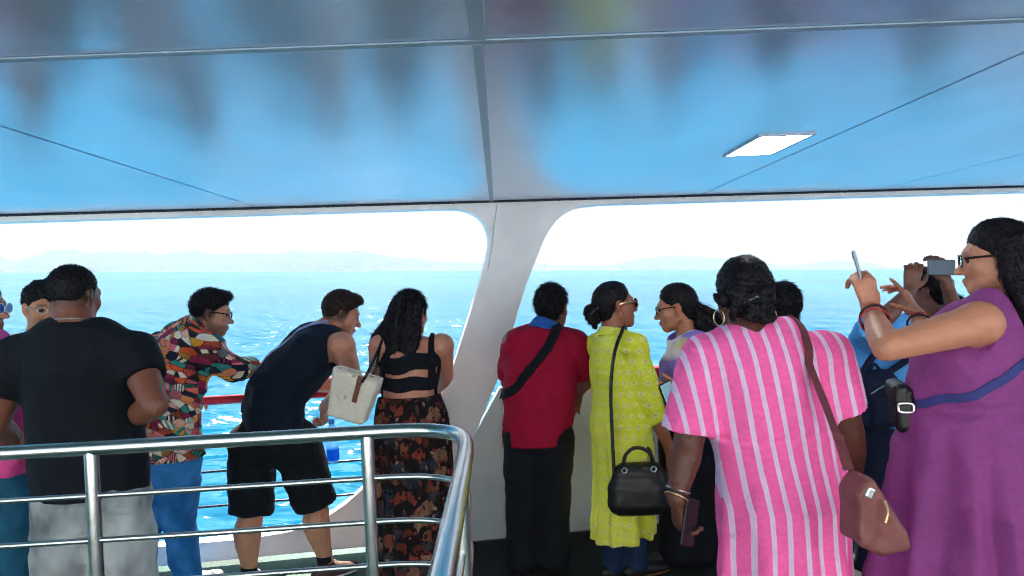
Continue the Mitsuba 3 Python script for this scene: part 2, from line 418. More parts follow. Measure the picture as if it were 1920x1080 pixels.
class Slab:
    """A rounded box: centre, axes (rows), half sizes, rounding, taper (relative width change towards +z)."""

    def __init__(self, c, A, half, r=0.01, taper=0.0):
        self.c, self.A, self.h, self.rr, self.taper = np.asarray(c, float), np.asarray(A, float), np.asarray(half, float), r, taper
        m = np.linalg.norm(self.h) * (1 + abs(taper))
        self.lo, self.hi = self.c - m, self.c + m

    def __call__(self, P):
        q = (P - self.c) @ self.A.T
        if self.taper:
            q = q.copy(); q[:, 0] /= 1 + self.taper * q[:, 2] / self.h[2]
        q = np.abs(q) - (self.h - self.rr)
        return np.linalg.norm(np.maximum(q, 0), axis=1) + np.minimum(q.max(1), 0) - self.rr


class Union:
    def __init__(self, prims, k=0.02, margin=0.09):
        self.p, self.k, self.m = prims, k, margin
        self.lo = np.min([q.lo for q in prims], 0); self.hi = np.max([q.hi for q in prims], 0)

    def __call__(self, P):
        d = np.full(len(P), 1.0)
        for q in self.p:
            a, b = q.lo - self.m, q.hi + self.m
            m = (P[:, 0] > a[0]) & (P[:, 0] < b[0]) & (P[:, 1] > a[1]) & (P[:, 1] < b[1]) & (P[:, 2] > a[2]) & (P[:, 2] < b[2])
            if m.any():
                d[m] = smin(d[m], q(P[m]), self.k)
        return d


class Cut:
    """A field with changes: minus (fields taken away), planes ((point, normal): the side of the normal goes), fold (added distance)."""

    def __init__(self, f, minus=(), planes=(), fold=None, k=0.0, within=None):
        self.f, self.minus, self.planes, self.fold, self.k, self.within = f, minus, planes, fold, k, within
        self.lo, self.hi = f.lo, f.hi

    def __call__(self, P):
        d = self.f(P)
        if self.fold is not None:
            near = np.abs(d) < 0.12
            d[near] += self.fold(P[near])
        for g in self.minus:
            d = -smin(-d, g(P), self.k) if self.k else np.maximum(d, -g(P))
        for p, n in self.planes:
            n = np.asarray(n, float) / np.linalg.norm(n)
            d = np.maximum(d, (P - np.asarray(p)) @ n)
        return d


POOL = ThreadPoolExecutor(4)


def evaluate(f, P):
    P = P.astype(np.float32)
    return np.concatenate(list(POOL.map(f, np.array_split(P, 8)))) if len(P) > 4000 else f(P)


def skin_of(f, h, pad=0.03):
    """The zero surface of field f as (vertices, triangles): surface nets on a grid of step h, worked out only near the surface."""
    lo, hi = f.lo - pad, f.hi + pad
    B = 4
    n = np.ceil((hi - lo) / (h * B)).astype(int) + 1
    g = np.stack(np.meshgrid(*[np.arange(k) for k in n], indexing='ij'), -1).reshape(-1, 3)
    dc = evaluate(f, lo + (g + 0.5) * h * B)
    near = np.abs(dc) < h * B * 1.35
    D = np.repeat(np.repeat(np.repeat(np.where(dc < 0, -1.0, 1.0).reshape(n), B, 0), B, 1), B, 2)
    sub = np.stack(np.meshgrid(*[np.arange(B)] * 3, indexing='ij'), -1).reshape(-1, 3)
    pts = (g[near][:, None] * B + sub).reshape(-1, 3)
    D[tuple(pts.T)] = evaluate(f, lo + (pts + 0.5) * h)
    s = D < 0
    acc = np.zeros([k - 1 for k in D.shape], int)
    N = D.shape
    for a in (0, 1):
        for b in (0, 1):
            for c in (0, 1):
                acc += s[a:N[0] - 1 + a, b:N[1] - 1 + b, c:N[2] - 1 + c]
    cells = np.argwhere((acc > 0) & (acc < 8))
    ids = np.full(acc.shape, -1); ids[tuple(cells.T)] = np.arange(len(cells))
    pos, cnt = np.zeros((len(cells), 3)), np.zeros(len(cells))
    for ax in range(3):
        o = [k for k in range(3) if k != ax]
        for a in (0, 1):
            for b in (0, 1):
                c0 = cells.copy(); c0[:, o[0]] += a; c0[:, o[1]] += b
                c1 = c0.copy(); c1[:, ax] += 1
                d0, d1 = D[tuple(c0.T)], D[tuple(c1.T)]
                m = (d0 < 0) != (d1 < 0)
                t = d0[m] / (d0[m] - d1[m])
                e = (c0[m] - cells[m]).astype(float); e[:, ax] += t
                pos[m] += e; cnt[m] += 1
    V = lo + (cells + pos / cnt[:, None] + 0.5) * h
    F = []
    for ax in range(3):
        o1, o2 = (ax + 1) % 3, (ax + 2) % 3
        S0 = np.take(s, np.arange(N[ax] - 1), ax); S1 = np.take(s, np.arange(1, N[ax]), ax)
        e = np.argwhere(S0 != S1)
        e = e[(e[:, o1] > 0) & (e[:, o2] > 0) & (e[:, o1] < N[o1] - 1) & (e[:, o2] < N[o2] - 1)]
        flip = ~S0[tuple(e.T)]
        u, w = np.eye(3, dtype=int)[o1], np.eye(3, dtype=int)[o2]
        q = np.stack([ids[tuple((e - u - w).T)], ids[tuple((e - w).T)], ids[tuple(e.T)], ids[tuple((e - u).T)]], 1)
        q[flip] = q[flip][:, ::-1]
        F += [q[:, [0, 1, 2]], q[:, [0, 2, 3]]]
    return V, np.vstack(F)


def fuzz(V, F, n, length, seed, flow=(0, 0, -1), lift=0.35, r=0.0013, above=None):
    """n loose hairs standing on the surface (V, F): thin three-sided spikes that follow the flow."""
    rng = np.random.default_rng(seed)
    a, b, c = V[F[:, 0]], V[F[:, 1]], V[F[:, 2]]
    cr = np.cross(b - a, c - a); area = np.linalg.norm(cr, axis=1)
    i = rng.choice(len(F), n, p=area / area.sum())
    w = rng.dirichlet((1, 1, 1), n)
    p = a[i] * w[:, :1] + b[i] * w[:, 1:2] + c[i] * w[:, 2:]
    nm = cr[i] / (area[i][:, None] + 1e-12)
    fl = np.asarray(flow, float) + rng.normal(0, 0.45, (n, 3))
    fl -= nm * (fl * nm).sum(1, keepdims=True); fl /= np.linalg.norm(fl, axis=1, keepdims=True)
    L = length * rng.uniform(0.5, 1.2, (n, 1))
    lf = lift * rng.uniform(0.3, 1.4, (n, 1))
    p0 = p - nm * 0.002
    p1 = p + (fl + nm * lf) * L * 0.5
    p2 = p1 + (fl + nm * lf * 0.3) * L * 0.5
    s = np.cross(fl, nm)
    vs = []
    for q, k in ((p0, 1.0), (p1, 0.8)):
        vs += [q + s * r * k, q + nm * r * k, q - s * r * k]
    vs.append(p2)
    v = np.stack(vs, 1).reshape(-1, 3)
    f = np.array([[0, 1, 4], [0, 4, 3], [1, 2, 5], [1, 5, 4], [2, 0, 3], [2, 3, 5], [3, 4, 6], [4, 5, 6], [5, 3, 6]])
    return v, (np.arange(n)[:, None, None] * 7 + f).reshape(-1, 3)


def wrinkle(freq, amp, seed, stretch=(1, 1, 1)):
    s = np.asarray(stretch, float) * freq

    def f(P):
        n = meshkit.noise(P * s, seed) + 0.5 * meshkit.noise(P * s * 2.1, seed + 1)
        return amp * (np.abs(n / 1.5 * 2 - 1) - 0.35)
    return f


def unit(v):
    v = np.asarray(v, float)
    return v / np.linalg.norm(v)


def lerp(a, b, t):
    return np.asarray(a) * (1 - t) + np.asarray(b) * t


# ------------------------------------------------------------------ a person: frame, head, hands, body


class Head:
    """Head frame: x to the person's right, y ahead, z up; origin between the ears."""

    def __init__(self, at, ahead, roll=0.0, size=1.0):
        self.at, self.s = np.asarray(at, float), size
        y = unit(ahead)
        x = unit(np.cross(y, [0, 0, 1])); z = np.cross(x, y)
        self.A = np.stack([x * math.cos(roll) + z * math.sin(roll), y, z * math.cos(roll) - x * math.sin(roll)])

    def __call__(self, x, y, z):
        return self.at + (np.array([x, y, z]) * self.s) @ self.A

    def local(self, P):
        return (P - self.at) @ self.A.T / self.s

    def ell(self, c, r):
        return Ell(self(*c), np.array(r) * self.s, self.A)

    def tube(self, pts, r, smooth=0, flat=None):
        return Tube([self(*p) for p in pts], np.asarray(r, float) * self.s, side=None if flat is None else np.asarray(flat, float) @ self.A, smooth=smooth)

    def shape(self):
        E, S = self.ell, self.tube
        big = Union([E((0, -0.012, 0.030), (0.074, 0.094, 0.086)), E((0, 0.030, -0.028), (0.060, 0.060, 0.082)), E((0, 0.060, -0.095), (0.028, 0.024, 0.020)),
                     S([(0.052, 0.005, -0.055), (0.020, 0.060, -0.096)], [0.022, 0.018]), S([(-0.052, 0.005, -0.055), (-0.020, 0.060, -0.096)], [0.022, 0.018]),
                     E((0.042, 0.058, -0.024), (0.022, 0.020, 0.022)), E((-0.042, 0.058, -0.024), (0.022, 0.020, 0.022)),
                     S([(-0.042, 0.074, 0.022), (0, 0.084, 0.024), (0.042, 0.074, 0.022)], [0.010, 0.011, 0.010])], 0.025 * self.s)
        carved = Cut(big, minus=[E((0.031, 0.098, 0.002), (0.017, 0.016, 0.011)), E((-0.031, 0.098, 0.002), (0.017, 0.016, 0.011))], k=0.010)
        fine = [S([(0, 0.086, 0.006), (0, 0.100, -0.018), (0, 0.110, -0.036)], [0.007, 0.009, 0.0125], 2), E((0.013, 0.097, -0.040), (0.010, 0.011, 0.008)), E((-0.013, 0.097, -0.040), (0.010, 0.011, 0.008)),
                S([(-0.022, 0.082, -0.066), (0, 0.093, -0.063), (0.022, 0.082, -0.066)], [0.004, 0.008, 0.004], 2), S([(-0.019, 0.081, -0.070), (0, 0.090, -0.075), (0.019, 0.081, -0.070)], [0.005, 0.009, 0.005], 2)]
        for sx in (-1, 1):
            fine += [S([(sx * 0.070, 0.006, -0.036), (sx * 0.079, -0.012, -0.026), (sx * 0.084, -0.022, 0.004), (sx * 0.083, -0.014, 0.022), (sx * 0.075, 0.004, 0.018)], [0.008, 0.008, 0.008, 0.008, 0.007], 2),
                     E((sx * 0.076, -0.008, -0.004), (0.008, 0.015, 0.024))]
        return [carved, Union(fine, 0.004 * self.s)]

    def eyes(self):
        out = []
        for sx in (-1, 1):
            s = trimesh.creation.icosphere(2, 0.0120 * self.s); s.apply_translation(self(sx * 0.031, 0.0775, 0.002)); out.append(s)
        return out

    def hairline(self, P, front=0.062, temple=0.0, nape=-0.075, ear=-0.02):
        q = self.local(P)
        line = np.interp(q[:, 1], [-0.10, -0.055, -0.022, 0.012, 0.040, 0.075, 0.10], [nape, nape, ear, ear + 0.012, temple + 0.02, front, front])
        return (line - q[:, 2]) * 0.75 * self.s

    def cap(self, t=0.010, front=0.062, temple=0.0, nape=-0.075, ear=-0.02, rough=0.004, freq=90, seed=3, top=0.0):
        r = lambda a, e: tuple(np.array(a) + e)  # noqa: E731
        f = Union([self.ell((0, -0.012, 0.030 + top / 2), r((0.074, 0.094, 0.086 + top / 2), t)), self.ell((0, -0.050, -0.030), r((0.058, 0.048, 0.060), t * 0.6))], 0.02)
        outer = self

        class HairCap:
            lo, hi = f.lo, f.hi

            def __call__(self, P):
                d = f(P)
                near = np.abs(d) < 0.1
                q = outer.local(P[near])
                d[near] += rough * (meshkit.fbm(q * [freq, freq * 0.6, freq * 0.6], 2, seed) - 0.5) * 2
                line = outer.hairline(P, front, temple, nape, ear)
                d = d + (t - 0.001) * outer.s * (1 - np.clip(-line / 0.050, 0, 1) ** 0.75) + 0.002
                return np.maximum(d, line)
        return HairCap()


def hand(wrist, along, palm, thumb=1, curl=(0.35, 0.4, 0.45, 0.5), size=1.0, spread=0.08, thumb_in=0.35, bend=1.0):
    """Palm, four fingers of three bones each and a thumb. palm: the way the palm faces; thumb: +1 or -1, on which side it leaves."""
    d = unit(along); n = unit(np.asarray(palm) - d * (np.asarray(palm) @ d)); s = np.cross(d, n) * thumb
    w = np.asarray(wrist, float); k = size
    prims = [Tube([w - d * 0.03 * k, w + d * 0.02 * k, w + d * 0.06 * k, w + d * 0.092 * k], np.array([(0.025, 0.020), (0.030, 0.017), (0.039, 0.014), (0.040, 0.012)]) * k, side=s, smooth=2)]
    for i, (off, ln) in enumerate(((0.029, 0.92), (0.0098, 1.0), (-0.0098, 0.94), (-0.028, 0.76))):
        p = w + d * (0.090 - 0.004 * abs(i - 1)) * k + s * off * k
        a, dirn = 0.0, unit(d + s * spread * (1.5 - i))
        pts, rr = [p - dirn * 0.012 * k, p], [0.0100, 0.0098]
        for bone, share in zip((0.043, 0.028, 0.022), (0.9, 1.25, 0.7)):
            a += curl[i] * share * bend
            v = dirn * math.cos(a) + n * math.sin(a)
            p = p + v * bone * ln * k
            pts.append(p); rr.append(rr[-1] - 0.0007)
        prims.append(Tube(pts, np.array(rr) * k, smooth=2))
    b = w + d * 0.022 * k + s * 0.024 * k
    v1 = unit(d * 0.75 + s * 0.75 + n * thumb_in); v2 = unit(d * 0.9 + s * 0.30 + n * (thumb_in + 0.25))
    prims.append(Tube([b, b + v1 * 0.042 * k, b + v1 * 0.042 * k + v2 * 0.032 * k, b + v1 * 0.042 * k + v2 * 0.056 * k], np.array([0.015, 0.0115, 0.0100, 0.0080]) * k, smooth=2))
    return Union(prims, 0.007 * k)


mat('skin', {'type': 'mesh_attribute', 'name': 'vertex_color'}, 0.44, 0.42, sheen=0.15, bump=proc(lambda p, n, uv: fbm(p.x * 55, p.y * 55, p.z * 55, 3) * 0.0022, 1e-3))
mat('eye', lin('#2a1a14'), 0.15, 0.6)
HAIR = {}
for nm, a, b in (('hair_black', '#0d0c10', '#1d1a20'), ('hair_brown', '#17110f', '#2c211c')):
    mat(nm, proc(lambda p, n, uv, a=a, b=b: mix(lin(a), lin(b), noise(p.x * 260, p.y * 260, p.z * 40))), 0.55, 0.18, bump=proc(lambda p, n, uv: noise(p.x * 330, p.y * 330, p.z * 50) * 0.0012, 4e-4))


class Person:
    def __init__(self, J, name, label, skin, sizes, ahead=None, turn=1, head_size=1.0, gaze=None, head_roll=0.0, group=None, h=0.009, hands=(None, None), legs=True, beard=None, fade=None, limb=1.0):
        """sizes: half widths (side, depth) at shoulder line, chest, waist, hips."""
        self.J = {k: np.array(v) for k, v in J.items()}
        J = self.J
        self.h = h
        b = unit(J['sh_b'] - J['sh_a']) * turn
        self.side = unit([b[0], b[1], 0])
        self.ahead = np.cross([0, 0, 1.0], self.side)
        self.head = Head(J['head'], gaze if gaze is not None else self.ahead, head_roll, head_size)
        self.sizes = sizes
        self.skin_color = np.minimum(np.array(lin(skin)) * 1.12, 0.75)
        self.key = key_for('person')
        nb, ch, wa, pe = J['neck'], J['chest'], J['waist'], J['pelvis']
        sl = lerp(nb, ch, 0.42)
        self.spine = [nb, sl, ch, wa, pe, pe + [0, 0, -0.07]]
        S = np.array(sizes)
        self.rad = np.vstack([[0.062, 0.058], S[0], S[1], S[2], S[3], S[3] * [0.9, 0.92]])
        H = self.head
        L = limb
        nk = unit(H.at - nb)
        prims = [Tube([nb - nk * 0.03, lerp(nb, H(0, -0.022, -0.05), 0.5), H(0, -0.022, -0.05)], [0.066 * L, 0.056 * L, 0.054 * L], smooth=2)]
        prims += [Tube(self.spine[1:], self.rad[1:] * 0.94, side=self.side)]
        for q in 'ab':
            sh, el, wr = J['sh_' + q], J['el_' + q], J['wr_' + q]
            prims.append(Tube([lerp(nb, sh, 0.25) + [0, 0, -0.035], lerp(nb, sh, 0.75) + [0, 0, -0.02], sh], [0.05 * L, 0.056 * L, 0.058 * L], smooth=2))
            prims.append(Tube([sh, lerp(sh, el, 0.35), lerp(sh, el, 0.8), el, lerp(el, wr, 0.3), lerp(el, wr, 0.75), wr], np.array([0.058, 0.054, 0.044, 0.040, 0.042, 0.031, 0.026]) * L, smooth=0))
            if legs:
                hp, kn, an = J['hp_' + q], J['kn_' + q], J['an_' + q]
                back = -self.ahead * 0.014
                prims.append(Tube([hp, lerp(hp, kn, 0.4), kn, lerp(kn, an, 0.3) + back, lerp(kn, an, 0.8), an], np.array([0.088, 0.078, 0.056, 0.060, 0.038, 0.034]) * L, smooth=3))
                prims.append(Tube([an + [0, 0, -0.03], an + self.ahead * 0.10 + [0, 0, -0.06], an + self.ahead * 0.16 + [0, 0, -0.066]], [0.036, 0.03, 0.02], smooth=0))
        self.prims = prims
        self.hand_fields = [q for q in hands if q is not None]
        body = Union(prims, 0.030)
        fields = [body] + H.shape() + self.hand_fields
        class All:
            lo = np.min([f.lo for f in fields], 0); hi = np.max([f.hi for f in fields], 0)

            def __call__(self, P):
                d = body(P)
                for i, f in enumerate(fields[1:]):
                    m = ((P > f.lo - 0.09) & (P < f.hi + 0.09)).all(1)
                    if m.any():
                        d[m] = smin(d[m], f(P[m]), (0.018, 0.004, 0.012, 0.012)[min(i, 3)])
                return d
        V, F = skin_of(All(), h)
        q = H.local(V)
        col = np.tile(self.skin_color, (len(V), 1))
        mott = meshkit.fbm(V * 40, 3, 7)[:, None]
        col *= 0.88 + 0.24 * mott
        def blend(mask, c, amount):
            m = (np.clip(mask, 0, 1) * amount)[:, None]
            col[:] = col * (1 - m) + np.array(c) * m
        near = np.linalg.norm(q, axis=1) < 0.17
        lips = np.exp(-((q[:, 2] + 0.069) / 0.0075) ** 2 - (q[:, 0] / 0.022) ** 4) * (q[:, 1] > 0.075) * near
        blend(lips, np.array(lin('#8c3f3c')) * min(1.0, self.skin_color.sum() * 2.2), 0.7)
        brow = np.exp(-((q[:, 2] - 0.0245 + 0.2 * (np.abs(q[:, 0]) - 0.03) ** 2 * 30) / 0.0048) ** 2) * (np.abs(q[:, 0]) > 0.012) * (np.abs(q[:, 0]) < 0.052) * (q[:, 1] > 0.055) * near
        blend(brow, lin('#15100e'), 0.85)
        ears = np.clip((np.abs(q[:, 0]) - 0.074) / 0.008, 0, 1) * near * (q[:, 1] < 0.03)
        blend(ears, self.skin_color * [1.15, 0.8, 0.75], 0.5)
        if beard:
            line = np.interp(q[:, 1], [-0.02, 0.0, 0.03, 0.06, 0.12], [-0.02, -0.025, -0.045, -0.05, -0.048])
            m = np.clip((line - q[:, 2]) / 0.012, 0, 1) * (q[:, 1] > -0.012) * near * (q[:, 2] > -0.135) * (1 - lips)
            blend(m * (0.75 + 0.5 * (mott[:, 0] - 0.5)), lin('#120d0b'), beard)
        if fade:
            line = np.interp(q[:, 1], [-0.10, -0.03, 0.02, 0.05], [fade[0], fade[0] + 0.01, fade[0] + 0.02, 0.06])
            m = np.clip((q[:, 2] - line) / 0.045, 0, 1) * near * (q[:, 1] < 0.06)
            blend(m, lin('#141010'), fade[1])
        self.body_at = (V, F)
        put('person', (V, F), 'skin', smooth=True, color=col)
        labels[self.key] = {'label': label, 'category': 'person'}
        if group:
            labels[self.key]['group'] = group

    def part(self, name, f, m, h=None, uv=None, smooth=True, label=None, loose=None):
        V, F = skin_of(f, h or self.h)
        if loose:
            V, F = join((V, F), fuzz(V, F, **loose))
        kw = {'label': label} if label else {}
        return put(name, (V, F), m, self.key, smooth=smooth, uv=self.uv(V, uv) if uv else None, **kw)

    def uv(self, V, how=True):
        """u: metres round the body from the middle of the back, v: height."""
        c = np.interp(V[:, 2], [self.J['pelvis'][2], self.J['neck'][2]], [0, 1])[:, None]
        q = V - (self.J['pelvis'] * (1 - c) + self.J['neck'] * c)
        x, y = q @ self.side, q @ self.ahead
        if how == 'flat':
            return np.stack([x + 0.12 * np.sign(x) * np.maximum(y, 0), V[:, 2]], 1)
        ang = np.arctan2(x, -y)
        return np.stack([ang * 0.165, V[:, 2]], 1)

    def top(self, off=0.014, hem=None, sleeve=0.6, loose=1.0, neck=0.012, folds=None, drop=0.0, flare=0.0, sleeve_r=0.066, cut_neck=True, extra=(), sleeve_end=None, k=0.035):
        """A shirt: torso from neck to hem (metres below the pelvis), sleeves along a share of the whole arm (1 = elbow, 2 = wrist)."""
        J = self.J
        hem_at = J['pelvis'] + [0, 0, -(0.08 if hem is None else hem)]
        C = self.spine[1:5] + [hem_at + [0, 0, -0.03]]
        R = self.rad[1:5] + off
        R = np.vstack([R, R[-1] * (1 + flare)])
        prims = [Tube(C, R, side=self.side)]
        cuts = []
        for q in 'ab':
            sh, el, wr = J['sh_' + q], J['el_' + q], J['wr_' + q]
            prims.append(Tube([lerp(J['neck'], sh, 0.15) + [0, 0, -0.03], lerp(J['neck'], sh, 0.7) + [0, 0, -0.012], sh], [0.058, 0.062, 0.066], smooth=2))
            if np.max(sleeve) > 0:
                sl = sleeve if np.isscalar(sleeve) else sleeve['ab'.index(q)]
                pts = [sh, lerp(sh, el, 0.5), el] if sl > 1 else [sh, lerp(sh, el, sl * 0.5), lerp(sh, el, sl)]
                rr = [0.068, sleeve_r, sleeve_r * 0.94]
                if sl > 1:
                    pts += [lerp(el, wr, sl - 1)]; rr = [0.068, sleeve_r, sleeve_r * 0.9, sleeve_r * 0.72]
                end, d = pts[-1], unit(pts[-1] - pts[-2])
                t = Tube(pts + [end + d * 0.03], rr + [rr[-1]], smooth=0)
                prims.append(Cut(t, planes=[(end, d)]))
        f = Union(prims + list(extra), k)
        ax = unit(self.head.at - J['neck'])
        minus = []
        if cut_neck:
            minus = [Tube([J['neck'] - ax * 0.005 + self.ahead * 0.01, J['neck'] + ax * 0.2 + self.ahead * 0.01], [0.067 + neck, 0.085 + neck], smooth=0)]
        down = unit(hem_at - J['waist'])
        far = hem_at
        class Hem:
            lo, hi = f.lo, f.hi

            def __call__(self, P):
                return f(P)
        return Cut(Hem(), minus=minus, planes=[(far, [0, 0, -1])], fold=folds, k=0.006)

    def trousers(self, r=(0.108, 0.098, 0.082, 0.076), top=0.06, end=1.0, off=0.016, folds=None, k=0.03, swing=0.0):
        """Trousers or shorts; end 1 = ankle, 0.5 = knee."""
        J = self.J
        prims = [Tube([J['pelvis'] + [0, 0, top], J['pelvis'], J['pelvis'] + [0, 0, -0.05]], [self.rad[4] + off * 0.3, self.rad[4] + off * 0.6, self.rad[4] * 0.9 + off], side=self.side)]
        for q in 'ab':
            hp, kn, an = J['hp_' + q], J['kn_' + q], J['an_' + q]
            pts = [hp, lerp(hp, kn, 0.5), kn, lerp(kn, an, 0.5), an + [0, 0, -0.01]]
            if end < 0.75:
                stop = lerp(hp, kn, end * 2) if end <= 0.5 else lerp(kn, an, (end - 0.5) * 2)
                d = unit(kn - hp)
                t = Tube([hp, lerp(hp, stop, 0.6), stop + d * 0.03], [r[0], r[1], r[2]], smooth=0)
                prims.append(Cut(t, planes=[(stop, d)]))
            else:
                prims.append(Tube(pts, list(r) + [r[3]], smooth=2))
        return Cut(Union(prims, k), fold=folds, planes=[(J['pelvis'] + [0, 0, top + 0.02], [0, 0, 1]), ([0, 0, 0.035], [0, 0, -1])])

    def shoes(self, m='shoe_white', sole='rubber_black', sides='ab', laces=None, length=0.0):
        for q in sides:
            an = self.J['an_' + q]
            y, x = self.ahead, self.side
            g = an * [1, 1, 0]
            f = Union([Tube([g - y * 0.045 + [0, 0, 0.045], g + y * 0.05 + [0, 0, 0.043], g + y * 0.13 + [0, 0, 0.034], g + y * 0.175 + [0, 0, 0.030]], [(0.036, 0.036), (0.040, 0.038), (0.047, 0.026), (0.036, 0.022)], side=x, smooth=2),
                       Tube([g + [0, 0, 0.05], g + [0, 0, 0.085]], [0.045, 0.046], smooth=0)], 0.02)
            k = self.part('shoe', Cut(f, planes=[(g + [0, 0, 0.014], [0, 0, -1]), (g + [0, 0, 0.098], [0, 0, 1])]), m, 0.006)
            f = Tube([g - y * 0.045 + [0, 0, 0.008], g + y * 0.05 + [0, 0, 0.008], g + y * 0.13 + [0, 0, 0.008], g + y * 0.175 + [0, 0, 0.008]], [(0.041, 0.014), (0.045, 0.014), (0.051, 0.014), (0.040, 0.013)], side=x, smooth=2)
            put('sole', skin_of(Cut(f, planes=[(g + [0, 0, 0.0085], [0, 0, -1])]), 0.006), sole, k, smooth=True)
            if laces:
                ms = []
                for t in (0.02, 0.04, 0.06, 0.08):
                    c = g + y * (t + 0.02) + [0, 0, 0.083 - t * 0.22]
                    ms.append(pipe(spline([c - x * 0.03 + [0, 0, -0.012], c + y * 0.006, c + x * 0.03 + [0, 0, -0.012]], 4), 0.0032, 6))
                c = g + y * 0.03 + [0, 0, 0.09]
                for sg_ in (-1, 1):
                    ms.append(pipe(spline([c, c + x * 0.025 * sg_ + [0, 0, 0.014] + y * 0.01, c + x * 0.045 * sg_ + [0, 0, -0.004] + y * 0.02, c + x * 0.012 * sg_ + y * 0.012], 5), 0.0032, 6))
                put('laces', join(*ms), laces, k, smooth=40)

    def glasses(self, frame='black_plastic', lens='clear_lens', dark=False, temple=0.0030, wide=0.026, tall=0.020):
        H = self.head
        ms, ls = [], []
        for sx in (-1, 1):
            th = np.linspace(0, 2 * np.pi, 20, endpoint=False)
            ring = [H(sx * 0.033 + wide * np.cos(t) * (1 - 0.12 * abs(np.sin(t)) ** 3), 0.103 - 0.25 * abs(sx * 0.033 + wide * np.cos(t)) ** 1.6 * 0.9, 0.000 + tall * np.sin(t)) for t in th]
            ms.append(pipe(ring, 0.0022 * H.s, 8, closed=True))
            ms.append(pipe(spline([H(sx * 0.058, 0.094, 0.008), H(sx * 0.0735, 0.06, 0.010), H(sx * 0.0795, 0.012, 0.011), H(sx * 0.080, -0.012, 0.004)], 4), temple * H.s, 8))
            c = np.mean(ring, 0)
            n = len(ring)
            y = H.A[1] * 0.0012
            v = np.vstack([np.array(ring), [c]])
            f = [[i, (i + 1) % n, n] for i in range(n)]
            ls.append((v, np.array(f)))
        ms.append(pipe(spline([H(-0.008, 0.102, 0.006), H(0, 0.106, 0.008), H(0.008, 0.102, 0.006)], 3), 0.0022 * H.s, 8))
        k = put('glasses', join(*ms), frame, self.key, smooth=40)
        for l in ls if lens else ():
            put('lens', l, lens, k)

    def eyes(self):
        for s in self.head.eyes():
            put('eye', s, 'eye', self.key, smooth=True)


def strands(paths, r0=0.004, sides=5):
    return join(*[pipe(p, np.linspace(r0, r0 * 0.35, len(p)), sides) for p in paths])


mat('black_plastic', lin('#0c0d10'), 0.3, 0.5)
mat('sun_lens', lin('#0e1014'), 0.08, 0.7)
mat('blue_lens', lin('#1560b8'), 0.08, 0.8)
mat('gold', (0.85, 0.62, 0.35), 0.25, metallic=1.0)
mat('silver', (0.75, 0.75, 0.76), 0.2, metallic=1.0)
scene['clear_lens'] = {'type': 'thindielectric', 'int_ior': 1.5}
# ------------------------------------------------------------------ cloth
def weave(p):
    return 0.9 + 0.2 * fbm(p.x * 90, p.y * 90, p.z * 90, 2)


def drape(p, n, uv):
    a = fbm(p.x * 9, p.y * 9, p.z * 5, 3)
    return 0.030 * dr.abs(a - 0.5) + 0.0012 * noise(p.x * 150, p.y * 150, p.z * 150)


def cloth(name, c, rough=0.85, sheen=0.35, spec=0.2):
    return mat(name, proc(lambda p, n, uv: mi.Color3f(lin(c)) * weave(p)), rough, spec, sheen=sheen, bump=proc(drape, 3e-3))


def print_cells(u, v, palette):
    """Patches of cloth print: every cell takes a colour of the palette, some carry bars, triangles or a border."""
    d1, d2, w = voronoi(u, v)
    w2 = dr.abs(w * 37.31 - dr.floor(w * 37.31))
    w3 = dr.abs(w * 91.7 - dr.floor(w * 91.7))
    c = mi.Color3f(lin(palette[0]))
    for i, h in enumerate(palette[1:], 1):
        c = dr.select(w > i / len(palette), mi.Color3f(lin(h)), c)
    bar = (u * (w2 - 0.5) + v * (w3 - 0.5)) * 9
    bar = bar - dr.floor(bar)
    k = mi.Color3f(lin(palette[-1]))
    for i, h in enumerate(palette[:-1]):
        k = dr.select(w2 > i / len(palette), mi.Color3f(lin(h)), k)
    c = dr.select((w3 > 0.35) & (bar < 0.42), k, c)
    return dr.select(d2 - d1 < 0.05, mi.Color3f(lin('#17131a')), c)


cloth('cloth_black', '#10141c')
cloth('cloth_ink', '#0d1119')
cloth('cloth_midnight', '#0c1828')
cloth('cloth_maroon', '#8c0a2e')
cloth('cloth_collar_blue', '#2457a0')
cloth('cloth_purple', '#86407f', 0.75)
cloth('cloth_pink', '#e0539a')
cloth('cloth_white', '#c9ccd2')
cloth('cloth_sky', '#5aa7ea')
cloth('cloth_navy', '#141c33')
cloth('cloth_grey', '#6f7684')
cloth('strap_brown', '#6a3a40', 0.6)
cloth('strap_blue', '#3b3f7c', 0.7)
cloth('strap_light', '#7f93c4', 0.7)
cloth('canvas_cream', '#d9d2c4', 0.85)
mat('leather_brown', proc(lambda p, n, uv: mix(lin('#6e3b3c'), lin('#85504d'), fbm(p.x * 25, p.y * 25, p.z * 25, 3))), 0.45, 0.4)
mat('leather_tan', lin('#6b4028'), 0.5)
mat('leather_black', lin('#121316'), 0.4, 0.45, bump=proc(lambda p, n, uv: fbm(p.x * 140, p.y * 140, p.z * 140, 2) * 0.0012, 1e-3))
mat('shoe_white', lin('#d5d8dc'), 0.5)
mat('shoe_maroon', lin('#4a2530'), 0.6)
mat('shoe_black', lin('#131316'), 0.5)
mat('lace_white', lin('#d8dadb'), 0.7)
mat('phone_black', lin('#0b0c0f'), 0.45, 0.4)
mat('phone_grey', lin('#8e99a4'), 0.22, metallic=0.5)
mat('phone_screen', lin('#9fd0dc'), 0.1, 0.6)
mat('thread_red', lin('#b32a2a'), 0.5)
mat('denim_blue', proc(lambda p, n, uv: mix(lin('#1d5c9f'), lin('#3f86cc'), smoothstep(0.3, 0.75, fbm(p.x * 9, p.y * 9, p.z * 5, 4)))), 0.85, 0.15, sheen=0.2)
